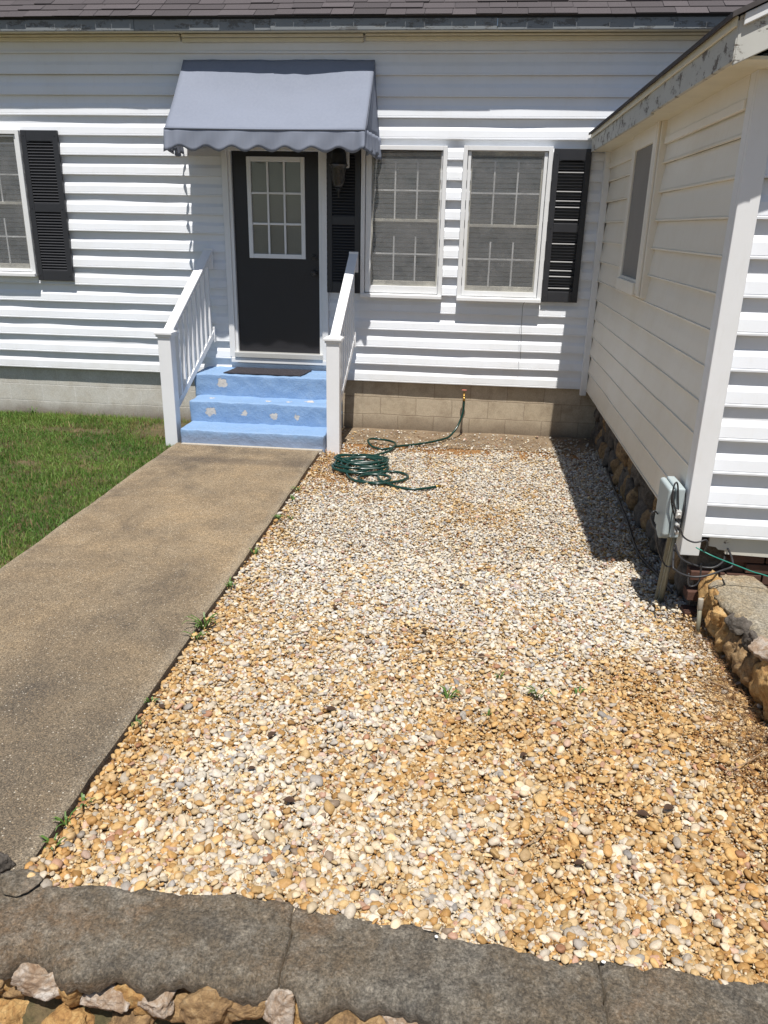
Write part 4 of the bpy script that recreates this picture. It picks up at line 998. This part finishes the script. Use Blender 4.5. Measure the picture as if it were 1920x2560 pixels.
# ------------------------------------------------------------------ railings
def railing(px, wx, label, yf):
    root = empty('stair_railing', (px, yf, 0), label, 'railing', 'white railings beside the steps')
    pw = 0.066; pt = 1.125
    MB().box(px - pw, px + pw, yf, yf + 2 * pw, -0.06, pt).build('post', RAIL, root, bevel=0.006)
    mb = MB()
    for (w_, z0, z1) in ((0.090, pt + 0.012, pt + 0.034), (0.078, pt - 0.012, pt + 0.0115), ): mb.box(px - w_, px + w_, yf + pw - w_, yf + pw + w_, z0, z1)
    b = 0.080; mb.hexa([(px - b, yf + pw - b, pt + .0345), (px + b, yf + pw - b, pt + .0345), (px + b, yf + pw + b, pt + .0345), (px - b, yf + pw + b, pt + .0345)],
                       [(px - .05, yf + pw - .05, pt + .052), (px + .05, yf + pw - .05, pt + .052), (px + .05, yf + pw + .05, pt + .052), (px - .05, yf + pw + .05, pt + .052)])
    mb.build('post_cap', RAIL, root, bevel=0.003)
    y0 = yf + 2 * pw; y1 = -0.05
    zt0, zt1 = 1.155, 1.895
    xx = lambda y: px + (wx - px) * (y - y0) / (y1 - y0); zz = lambda y, a, b_: a + (b_ - a) * (y - y0) / (y1 - y0)
    x0 = px; h = 0.052
    mb = MB()
    for (wd, dz, hh) in ((0.098, 0.0, 0.030), (0.062, -0.040, 0.050)):
        mb.hexa([(xx(y0) - wd / 2, y0 - .005, zt0 + dz - hh / 2), (xx(y0) + wd / 2, y0 - .005, zt0 + dz - hh / 2), (xx(y1) + wd / 2, y1, zt1 + dz - hh / 2), (xx(y1) - wd / 2, y1, zt1 + dz - hh / 2)],
                [(xx(y0) - wd / 2, y0 - .005, zt0 + dz + hh / 2), (xx(y0) + wd / 2, y0 - .005, zt0 + dz + hh / 2), (xx(y1) + wd / 2, y1, zt1 + dz + hh / 2), (xx(y1) - wd / 2, y1, zt1 + dz + hh / 2)])
    mb.build('handrail', RAIL, root, bevel=0.005)
    zb0, zb1 = 0.34, 1.02; wd = 0.046; hh = 0.085
    MB().hexa([(xx(y0) - wd / 2, y0 - .005, zb0 - hh / 2), (xx(y0) + wd / 2, y0 - .005, zb0 - hh / 2), (xx(y1) + wd / 2, y1, zb1 - hh / 2), (xx(y1) - wd / 2, y1, zb1 - hh / 2)],
              [(xx(y0) - wd / 2, y0 - .005, zb0 + hh / 2), (xx(y0) + wd / 2, y0 - .005, zb0 + hh / 2), (xx(y1) + wd / 2, y1, zb1 + hh / 2), (xx(y1) - wd / 2, y1, zb1 + hh / 2)]).build('bottom_rail', RAIL, root, bevel=0.005)
    nb = 9
    for i in range(nb):
        y = y0 + (y1 - y0) * (i + 0.6) / (nb + 0.1); x = xx(y); q = 0.020
        MB().box(x - q, x + q, y - q, y + q, zz(y, zb0, zb1) + 0.03, zz(y, zt0, zt1) - 0.05).build('baluster', RAIL, root, bevel=0.003)
    MB().box(wx - 0.05, wx + 0.05, -0.050, -0.036, 1.72, 1.93).build('wall_bracket', RAIL, root, bevel=0.004)
    MB().box(wx - 0.03, wx + 0.03, -0.050, -0.036, 0.93, 1.10).build('wall_bracket', RAIL, root, bevel=0.004)
railing(-0.915, -0.748, 'white stair railing between the lawn and the blue steps', -1.055)
railing(0.790, 0.840, 'white stair railing on the hose side of the blue steps', -1.065)

# ------------------------------------------------------------------ garden hose
zg = 0.030
P = [(2.085, -0.10, 0.425), (2.086, -0.105, 0.36), (2.078, -0.12, 0.26), (2.03, -0.19, 0.13), (1.955, -0.29, 0.045)]
P += [(x, y, zg) for x, y in [(1.893, -0.373), (1.769, -0.521), (1.611, -0.657), (1.453, -0.749)]]
P += [(x, y, zg + dz) for (x, y), dz in zip([(1.405, -0.79), (1.348, -0.867), (1.255, -0.899), (1.16, -0.847), (1.106, -0.728), (1.124, -0.629), (1.22, -0.596), (1.324, -0.64), (1.396, -0.736), (1.395, -0.85), (1.345, -0.986), (1.222, -1.152), (1.125, -1.26)],
                                       [0, 0, 0, .01, .03, .03, .02, .02, .022, .02, .0, .0, .015])]
rs = random.Random(5); a = math.pi * 0.6
cxs = [(1.15, -1.40, .25, .15, .055), (1.13, -1.44, .235, .17, .06), (1.19, -1.50, .215, .16, .05), (1.11, -1.55, .225, .20, .05), (1.18, -1.53, .22, .22, .04), (1.07, -1.62, .19, .19, .02), (1.13, -1.66, .235, .17, .015), (1.21, -1.62, .20, .21, .005)]
for (cx, cy, rx, ry, dz) in cxs:
    for q in range(10):
        a += 2 * math.pi / 10; P.append((cx + rx * math.cos(a) * (1 + rs.uniform(-.10, .10)), cy + ry * 0.88 * math.sin(a) * (1 + rs.uniform(-.10, .10)), zg + dz * 0.55 + rs.uniform(0, .012)))
P += [(1.05, -1.60, .07), (1.02, -1.70, .06)]
P += [(x, y, zg + .006) for x, y in [(1.035, -1.76), (1.076, -1.897), (1.141, -2.005), (1.238, -2.05), (1.36, -2.035), (1.436, -1.974), (1.464, -1.886), (1.417, -1.815), (1.302, -1.805), (1.207, -1.848), (1.175, -1.928), (1.23, -2.02), (1.36, -2.07), (1.496, -2.009), (1.586, -1.925), (1.62, -1.826), (1.574, -1.728), (1.475, -1.687), (1.38, -1.725), (1.345, -1.827), (1.369, -1.939), (1.443, -2.041), (1.536, -2.125), (1.621, -2.165), (1.723, -2.168), (1.821, -2.119), (1.890, -2.065)]]
hose = empty('garden_hose', (1.2, -1.6, 0.0), 'dark green garden hose coiled on the pebbles and joined to the tap', 'hose')
MB().tube(spline(P, 6), 0.0118, 10).build('hose_tube', HOSE, hose, smooth=True, recalc=False)
MB().tube([(1.885, -2.069, zg + .006), (1.90, -2.057, zg + .006), (1.925, -2.040, zg + .006)], [0.014, 0.0145, 0.013], 10).build('coupling', BRASS, hose, smooth=True)
MB().tube([(2.0845, -0.099, 0.440), (2.085, -0.101, 0.40)], 0.0150, 10).build('coupling', BRASS, hose, smooth=True)

# ------------------------------------------------------------------ utility box on its stake, cables
ub = empty('utility_box', (3.39, -4.05, 0.0), 'pale grey utility box on a steel stake at the wing corner', 'utility box')
bt = 0.02; mb = MB()
def slant(x0, x1, y0, y1, z0, z1): return MB().box(x0, x1, y0, y1, z0, z1)
mb = slant(3.325, 3.375, -4.30, -4.05, 0.535, 0.835); mb.build('back_case', GREYP, ub, bevel=0.008)
mb = slant(3.285, 3.322, -4.295, -4.055, 0.54, 0.83); mb.build('cover', GREYP, ub, bevel=0.016, seg=3)
MB().prism([(-4.20, 0.535), (-4.06, 0.535), (-4.07, 0.49), (-4.15, 0.475), (-4.20, 0.50)], 'x', 3.30, 3.365).build('cable_entry', GREYP, ub, bevel=0.006)
mb = MB().bar((3.395, -4.03, -0.02), (3.375, -4.20, 0.56), 0.022, 0.014, (1, 0, 0)); mb.bar((3.372, -4.04, 0.01), (3.352, -4.20, 0.50), 0.005, 0.018, (1, 0, 0))
mb.build('stake', GALV, ub, bevel=0.002)
mb = MB().tube([(3.405, -4.05, 0.0), (3.40, -4.10, 0.2), (3.385, -4.19, 0.50)], 0.013, 8); mb.build('conduit', GALV, ub, smooth=True)
for (y, z) in ((-4.32, 0.70), (-4.325, 0.64), (-4.33, 0.60)): MB().tube([(3.345, y, z), (3.345, y - 0.035, z - 0.01)], 0.011, 8).build('connector', ALU, ub)
MB().box(3.33, 3.36, -4.345, -4.30, 0.672, 0.715).build('connector', ALU, ub, bevel=0.002)
def cable(pts, r, label, m=CABLE, name='cable'):
    return tag(MB().tube(spline(pts, 6), r, 7).build(name, m, smooth=True, recalc=False), label, 'cable', 'cables at the utility box')
cable([(3.345, -4.36, 0.60), (3.296, -4.47, 0.672), (3.329, -4.47, 0.655), (3.348, -4.47, 0.617), (3.378, -4.47, 0.594), (3.415, -4.47, 0.583), (3.445, -4.47, 0.589), (3.479, -4.46, 0.596), (3.494, -4.45, 0.567), (3.50, -4.40, 0.50)], .005, 'black cable crossing the white corner board')
cable([(3.36, -4.30, 0.48), (3.33, -4.44, 0.42), (3.345, -4.45, 0.400), (3.379, -4.45, 0.38), (3.435, -4.45, 0.366), (3.493, -4.45, 0.371), (3.539, -4.45, 0.387), (3.597, -4.45, 0.416), (3.646, -4.45, 0.445), (3.66, -4.38, 0.47), (3.67, -4.25, 0.48)], .006, 'lowest sagging black cable above the short stone wall')
cable([(3.35, -4.34, 0.52), (3.376, -4.36, 0.453), (3.417, -4.36, 0.42), (3.48, -4.36, 0.398), (3.536, -4.36, 0.389), (3.589, -4.36, 0.398), (3.649, -4.30, 0.423), (3.70, -4.1, 0.44)], .006, 'upper sagging black cable under the corner board')
cable([(3.45, -4.40, 0.525), (3.521, -4.45, 0.504), (3.596, -4.45, 0.476), (3.681, -4.45, 0.447), (3.765, -4.45, 0.418), (3.848, -4.45, 0.397), (4.1, -4.5, 0.33)], .0035, 'thin green wire running down to the right', GREENW)
cable([(3.494, -4.40, 0.43), (3.501, -4.40, 0.34), (3.489, -4.40, 0.298), (3.46, -4.40, 0.283), (3.441, -4.40, 0.30), (3.438, -4.39, 0.36)], .005, 'short black cable loop hanging below the corner')
cable([(3.299, -4.33, 0.835), (3.303, -4.335, 0.782), (3.326, -4.335, 0.72), (3.345, -4.34, 0.672), (3.36, -4.34, 0.60)], .006, 'thick black cable bundled on the side of the utility box')
cable([(3.345, -4.315, 0.64), (3.30, -4.325, 0.76), (3.297, -4.33, 0.85), (3.31, -4.32, 0.878), (3.325, -4.31, 0.85), (3.34, -4.31, 0.76), (3.355, -4.315, 0.66)], .005, 'black cable looping above the utility box')
cable([(3.385, -4.26, 0.80), (3.378, -4.30, 0.74), (3.376, -4.31, 0.70), (3.36, -4.31, 0.64), (3.355, -4.30, 0.56)], .005, 'black cable between the utility box and the corner board')
cable([(3.30, -4.10, 0.60), (3.244, -4.20, 0.66), (3.228, -4.20, 0.62), (3.246, -4.20, 0.57), (3.27, -4.20, 0.535), (3.283, -4.20, 0.468), (3.32, -4.20, 0.375), (3.36, -4.20, 0.315), (3.40, -4.22, 0.33)], .005, 'black cable hanging in front of the stake')
cable([(3.52, -0.9, 0.02), (3.47, -1.8, 0.03), (3.44, -2.6, 0.03), (3.40, -3.3, 0.03), (3.45, -3.7, 0.04), (3.48, -4.0, 0.05)], .010, 'black cable lying along the foot of the shaded stone foundation')
# dangling wire under the right window
tag(MB().tube(spline([(2.66, -0.085, 1.47), (2.645, -0.09, 1.42), (2.65, -0.075, 1.2), (2.66, -0.07, 1.0), (2.665, -0.06, 0.85)], 6), 0.0022, 5).build('cable', CABLE, smooth=True), 'thin dark wire dangling below the right-hand sash window', 'cable')

# ------------------------------------------------------------------ small pipe stake by the corner
ps = empty('pipe_stub', (3.52, -4.45, 0.0), 'short upright grey pipe stub in the gravel by the wing corner', 'pipe')
MB().tube([(3.525, -4.46, -0.03), (3.51, -4.455, 0.20)], 0.012, 10).build('pipe', GALV, ps, smooth=True)
MB().tube([(3.512, -4.455, 0.17), (3.509, -4.455, 0.235)], 0.0155, 10).build('fitting', simple('dull_pipe', (0.36, 0.33, 0.27), 0.6), ps, smooth=True, bevel=0.002)

# ------------------------------------------------------------------ front low wall (foreground)
ZC = 0.075
NEAR = [(-0.6, -7.04), (0.2, -7.03), (0.801, -7.026), (0.832, -6.99), (0.872, -6.968), (0.913, -6.988), (0.956, -6.998), (0.994, -7.041), (1.031, -7.044), (1.066, -7.039), (1.117, -7.04), (1.137, -7.007), (1.186, -7.001), (1.216, -7.02), (1.266, -7.037), (1.305, -7.009), (1.346, -7.003), (1.385, -6.991), (1.431, -7.0), (1.475, -7.002), (1.52, -7.012), (1.573, -7.024), (1.61, -7.008), (1.646, -6.981), (1.678, -6.969), (1.714, -7.002), (1.728, -7.037), (1.761, -7.062), (1.802, -7.028), (1.872, -6.997), (1.916, -7.017), (1.949, -7.002), (1.975, -7.002), (2.029, -6.999), (2.064, -7.009), (2.106, -7.025), (2.146, -7.034), (2.4, -7.05), (2.7, -7.04), (3.1, -7.06), (3.6, -7.05), (4.3, -7.06)]
NX = [p[0] for p in NEAR]; NY = [p[1] for p in NEAR]
lw = empty('stone_wall', (2.0, -6.85, -0.35), 'low rubble wall with cracked grey mortar cap across the foreground', 'stone wall')
def crack(pts): 
    P_ = sorted(((y, x) for x, y in pts)); yy = [p[0] for p in P_]; xx_ = [p[1] for p in P_]
    return lambda y: float(np.interp(y, yy, xx_)) + 0.006 * nz(y * 40, xx_[0] * 9) + 0.003 * nz(y * 120, xx_[0])
CA = crack([(1.641, -6.66), (1.642, -6.778), (1.658, -6.799), (1.653, -6.893), (1.651, -7.08)])
CB = crack([(2.634, -6.74), (2.618, -6.801), (2.623, -6.864), (2.614, -7.1)])
CC = crack([(3.4, -6.7), (3.42, -7.1)])
def cap(x0f, x1f, gap, label, z):
    nv = 26; xr0 = x0f(-6.85); xr1 = x1f(-6.85); nu = int((xr1 - xr0) / 0.014); vs = []; fs = []
    for i in range(nu + 1):
        for j in range(nv + 1):
            u = i / nu; v = j / nv
            xg = xr0 + (xr1 - xr0) * u
            yf_ = float(np.interp(xg, FAR_X, FAR_Y)) - 0.010 + 0.010 * nz(xg * 22, 3.0) + 0.005 * nz(xg * 60, 8); yn = float(np.interp(xg, NX, NY)) + 0.018 * nz(xg * 19, 9.0) + 0.014 * nz(xg * 48, 2) + 0.009 * nz(xg * 120, 6)
            y = yf_ + (yn - yf_) * v
            l0 = x0f(y) + gap; l1 = x1f(y) - gap
            x = l0 + (l1 - l0) * u
            h = z + 0.010 * nz(x * 3.2, y * 3.2, 1.0) + 0.005 * nz(x * 11, y * 11, 5.0) + 0.0025 * nz(x * 40, y * 40, 9.0)
            e_ = min(v, 1 - v) * 0.37; ee = min(u * (xr1 - xr0), (1 - u) * (xr1 - xr0))
            h += 0.006 * nz(x * 18, y * 18, 4.0)
            h -= 0.012 * max(0, 1 - e_ / 0.018) ** 2 + 0.006 * max(0, 1 - ee / 0.006) ** 2 + (0.030 * max(0, v - 0.80) / 0.2 * (0.6 + 0.9 * nz(x * 5, 2.0)) if v > 0.8 else 0)
            vs.append((x, y, h))
    st_ = nv + 1
    for i in range(nu):
        for j in range(nv): fs.append((i * st_ + j, (i + 1) * st_ + j, (i + 1) * st_ + j + 1, i * st_ + j + 1))
    loop = [i * st_ for i in range(nu + 1)] + [nu * st_ + j for j in range(1, nv + 1)] + [i * st_ + nv for i in range(nu - 1, -1, -1)] + [j for j in range(nv - 1, 0, -1)]
    b = len(vs); cx = (xr0 + xr1) / 2
    for q in loop:
        p = vs[q]; vs.append((p[0], p[1] + (0.018 if p[1] < -6.9 else 0.0), p[2] - 0.055 - 0.02 * abs(nz(p[0] * 14, p[1] * 14))))
    L = len(loop)
    for q in range(L): fs.append((loop[q], loop[(q + 1) % L], b + (q + 1) % L, b + q))
    o = MB().add(vs, fs).build('cap', CAP, lw, smooth=True, label=label)
    return o
cap(lambda y: -0.55, CA, 0.0030, 'left slab of the mortar cap', ZC)
cap(CA, CB, 0.0030, 'middle slab of the mortar cap between two cracks', ZC - 0.003)
cap(CB, CC, 0.0035, 'right smoother slab of the mortar cap', ZC)
cap(CC, lambda y: 4.25, 0.002, 'far right end slab of the mortar cap', ZC - 0.002)
# thicker mortar patch and dark stone by the walkway corner
stone_mb(0.70, -6.74, 0.085, 0.085, 0.055, 0.014, 77, 0.08, 3).build('mortar_patch', CAP, lw, smooth=True)
stone_mb(0.575, -6.665, 0.085, 0.065, 0.045, 0.04, 78, 0.2).build('stone', ST_DK, lw, smooth=True)
MB().box(-0.55, 4.2, -6.955, -6.74, -0.4, 0.02).build('mortar_core', simple('dark_mortar', (0.10, 0.065, 0.035), 0.95, 0.4, 30, bump=0.6), lw)
STN = [(0.896, 0.031, 0.091, 0.06, ST_WH), (1.101, 0.018, 0.096, 0.049, ST_WH), (1.253, 0.020, 0.069, 0.044, ST_WH), (1.443, 0.01, 0.117, 0.093, ST_BR), (1.651, 0.040, 0.066, 0.071, ST_WH), (1.864, 0.008, 0.095, 0.055, ST_BR), (0.80, -0.108, 0.078, 0.083, ST_OR), (0.983, -0.091, 0.072, 0.062, ST_OR), (1.2, -0.085, 0.10, 0.05, ST_BR), (1.08, -0.13, 0.045, 0.036, ST_DK), (2.03, 0.020, 0.072, 0.05, ST_WH), (2.13, 0.005, 0.045, 0.035, ST_OR), (0.70, 0.0, 0.10, 0.075, ST_BR), (0.55, -0.06, 0.1, 0.1, ST_OR), (1.33, -0.12, 0.08, 0.06, ST_OR), (1.55, -0.09, 0.08, 0.06, ST_BR), (1.76, -0.09, 0.10, 0.07, ST_OR), (1.95, -0.10, 0.1, 0.07, ST_BR), (2.3, -0.02, 0.11, 0.07, ST_OR), (2.55, -0.02, 0.12, 0.08, ST_BR), (2.82, 0.0, 0.12, 0.07, ST_OR), (3.1, -0.02, 0.13, 0.08, ST_BR)]
for i, (x, z, rx, rz, m_) in enumerate(STN):
    stone_mb(x, -6.975 - (0.025 if z < -0.03 else 0), z - 0.072, rx * 1.16, 0.080, rz * 1.12, 300 + i, 0.15, 15, I5).build('stone', m_, lw, smooth=True)
rq = random.Random(21)
for i in range(26):
    x = 0.35 + i * 0.085 + rq.uniform(-.03, .03)
    stone_mb(x, -6.955 + rq.uniform(-.012, .006), -0.075 + rq.uniform(-.05, .04), rq.uniform(.06, .10), 0.065, rq.uniform(.05, .075), 700 + i, 0.18, 12).build('stone', rq.choice((ST_OR, ST_BR, ST_BR, ST_OR)), lw, smooth=True)
for (x, y, lb) in ((0.716, -6.762, 'white paint chip on the mortar patch at the left end of the front wall'), (2.118, -6.775, 'white paint chip in the middle of the front wall cap'), (2.632, -6.80, 'white paint chip beside the right-hand crack of the wall cap')):
    stone_mb(x, y, ZC + 0.012, 0.007, 0.0055, 0.003, int(x * 1000), 0.2, 3, ico(2)).build('paint_chip', PAINTC, None)
    o = COL.objects[-1]; tag(o, lb, 'paint chip', 'white chips on the wall cap')
tw = MB().tube([(2.075, -6.748, ZC + .010), (2.10, -6.750, ZC + .013), (2.125, -6.752, ZC + .010)], 0.0025, 5).build('twig', TWIGM); tag(tw, 'short pale twig lying on the front wall cap', 'twig')

# ------------------------------------------------------------------ right short stone wall
rw = empty('stone_wall', (3.75, -5.0, 0.0), 'short orange rubble wall with pale cap starting at the wing corner', 'stone wall')
LE = [(-4.22, 3.66), (-4.263, 3.614), (-4.33, 3.575), (-4.381, 3.585), (-4.48, 3.572), (-4.541, 3.578), (-4.59, 3.582), (-4.655, 3.609), (-4.733, 3.603), (-4.804, 3.623), (-4.909, 3.638), (-5.015, 3.61), (-5.086, 3.625), (-5.139, 3.64), (-5.5, 3.64), (-6.2, 3.66), (-6.75, 3.68)]
RE = [(-4.20, 3.80), (-4.215, 3.883), (-4.272, 3.90), (-4.346, 3.91), (-4.48, 3.88), (-4.6, 3.90), (-5.0, 3.95), (-6.75, 4.0)]
ly_, lx_ = [-p[0] for p in LE], [p[1] for p in LE]; ry_, rx_ = [-p[0] for p in RE], [p[1] for p in RE]
vs = []; fs = []; nu, nv = 170, 24
for i in range(nu + 1):
    y = -4.205 - (6.74 - 4.205) * i / nu
    l = float(np.interp(-y, ly_, lx_)) + 0.010 * nz(y * 24, 1.0) + 0.006 * nz(y * 70, 4); r_ = float(np.interp(-y, ry_, rx_)) + 0.010 * nz(y * 20, 5)
    for j in range(nv + 1):
        v = j / nv; x = l + (r_ - l) * v
        h = 0.30 + 0.012 * nz(x * 4, y * 4, 2) + 0.006 * nz(x * 14, y * 14, 6) + 0.003 * nz(x * 45, y * 45, 3); e_ = min(v, 1 - v) * (r_ - l)
        h -= 0.035 * max(0, 1 - e_ / 0.05) ** 2
        vs.append((x, y, h))
st_ = nv + 1
for i in range(nu):
    for j in range(nv): fs.append((i * st_ + j, i * st_ + j + 1, (i + 1) * st_ + j + 1, (i + 1) * st_ + j))
loop = [i * st_ for i in range(nu + 1)] + [nu * st_ + j for j in range(1, nv + 1)] + [i * st_ + nv for i in range(nu - 1, -1, -1)] + [j for j in range(nv - 1, 0, -1)]
b = len(vs)
for q in loop: p = vs[q]; vs.append((p[0] + (0.03 if p[0] < 3.75 else 0), p[1], p[2] - 0.05 - 0.03 * abs(nz(p[0] * 14, p[1] * 14))))
L = len(loop)
for q in range(L): fs.append((loop[q], loop[(q + 1) % L], b + (q + 1) % L, b + q))
MB().add(vs, fs).build('cap', CAP_R, rw, smooth=True)
MB().box(3.68, 3.86, -6.7, -4.26, -0.1, 0.25).build('mortar_core', simple('dark_mortar', (0.07, 0.05, 0.03), 0.95, 0.4, 30, bump=0.6), rw)
RS = [(3.625, -4.30, 0.155, .06, .09, .16, ST_OR), (3.62, -4.44, 0.245, .05, .085, .05, ST_OR), (3.635, -4.50, 0.10, .07, .10, .13, ST_OR), (3.60, -4.59, 0.20, .05, .07, .06, ST_OR), (3.645, -4.66, 0.11, .07, .09, .12, ST_OR), (3.65, -4.80, 0.14, .07, .075, .14, ST_BR), (3.64, -4.72, 0.245, .05, .06, .05, ST_DK),
      (3.625, -4.82, 0.265, .05, .06, .05, ST_DK), (3.66, -4.94, 0.12, .07, .09, .10, ST_BR), (3.655, -4.95, 0.25, .05, .07, .06, ST_DK), (3.665, -5.06, 0.14, .07, .075, .13, ST_BR), (3.65, -5.12, 0.285, .07, .08, .07, ST_WH), (3.67, -5.20, 0.13, .08, .10, .14, ST_OR), (3.66, -5.35, 0.16, .08, .11, .16, ST_OR), (3.67, -5.60, 0.14, .08, .13, .15, ST_BR), (3.68, -5.88, 0.14, .08, .14, .15, ST_OR), (3.68, -6.18, 0.14, .08, .14, .15, ST_BR), (3.69, -6.48, 0.14, .08, .14, .15, ST_OR), (3.89, -4.38, 0.17, .06, .09, .12, ST_OR), (3.91, -4.55, 0.15, .06, .09, .12, ST_OR)]
for i, (x, y, z, rx, ry, rz, m_) in enumerate(RS):
    stone_mb(x - 0.015, y, z, rx * 1.15, ry * 1.08, rz * 1.05, 500 + i, 0.22, 9).build('stone', m_, rw, smooth=True)

# ------------------------------------------------------------------ litter: leaves, twigs
def leaf(x, y, s, label):
    mb = MB(); a = random.uniform(0, 6.28); n = 6; vs = []
    for i in range(n + 1):
        t = i / n; wv = 0.32 * math.sin(math.pi * min(1, t * 1.02 + .02)) ** 0.8; cz = 0.25 * math.sin(t * 3.0)
        for j in (-1, 0, 1):
            u = (t - .5) * s; v = j * wv * s
            vs.append((x + u * math.cos(a) - v * math.sin(a), y + u * math.sin(a) + v * math.cos(a), 0.036 + s * (cz * .4 + 0.18 * abs(j) * wv * 3) * 0.6))
    mb.add(vs, [(i * 3 + j, i * 3 + j + 1, (i + 1) * 3 + j + 1, (i + 1) * 3 + j) for i in range(n) for j in range(2)])
    o = mb.build('dead_leaf', LEAFM, smooth=True, recalc=False); tag(o, label, 'dead leaf', 'dead leaves on the gravel')
GL = 'small curled dark dead leaf lying among the pebbles'
for (x, y) in [(1.95, -4.69), (1.4, -4.48), (1.6, -3.27), (1.5, -6.17), (1.56, -5.53), (2.9, -6.06), (3.01, -6.01), (2.15, -4.06), (1.33, -5.76), (2.62, -6.35), (2.27, -4.93), (0.76, -5.62), (1.3, -6.0), (2.45, -5.75)]:
    leaf(x, y, random.uniform(0.035, 0.055), GL)
for (x0, y0, x1, y1, lb) in [(2.42, -6.30, 2.52, -6.18, 'pale thin twig on the gravel near the front wall'), (2.05, -5.0, 2.35, -4.93, 'long thin twig lying flat in the middle of the gravel'), (3.4, -5.0, 3.55, -5.12, 'dry twig by the foot of the right-hand stone wall'), (3.3, -5.75, 3.5, -5.6, 'dry twig in the rusty corner of the gravel')]:
    tag(MB().tube(spline([(x0, y0, .038), ((x0 + x1) / 2 + .01, (y0 + y1) / 2 - .008, .046), (x1, y1, .04)], 4), 0.0024, 5).build('twig', TWIGM), lb, 'twig')
# pine straw by the right-hand wall: uncountable
mb = MB()
for i in range(900):
    y = random.uniform(-6.6, -4.35); x = 3.60 - abs(random.gauss(0, 0.13)) + 0.02 * math.sin(y * 5); a = random.uniform(0, 3.14); L_ = random.uniform(.02, .06)
    z = 0.03 + random.uniform(0, .012); mb.bar((x - L_ * math.cos(a), y - L_ * math.sin(a), z), (x + L_ * math.cos(a), y + L_ * math.sin(a), z + random.uniform(-.008, .008)), .0014, .0012)
for i in range(500):
    y = random.uniform(-0.6, -0.05); x = random.uniform(0.9, 3.0); a = random.uniform(0, 3.14); L_ = random.uniform(.01, .04)
    mb.bar((x - L_ * math.cos(a), y - L_ * math.sin(a), .012), (x + L_ * math.cos(a), y + L_ * math.sin(a), .016), .0016, .0014)
o = mb.build('straw_litter', simple('pine_straw', (0.20, 0.11, 0.05), 0.8, 0.4, 50)); tag(o, kind='stuff'); o['label'] = 'brown pine straw scattered over the gravel edges'
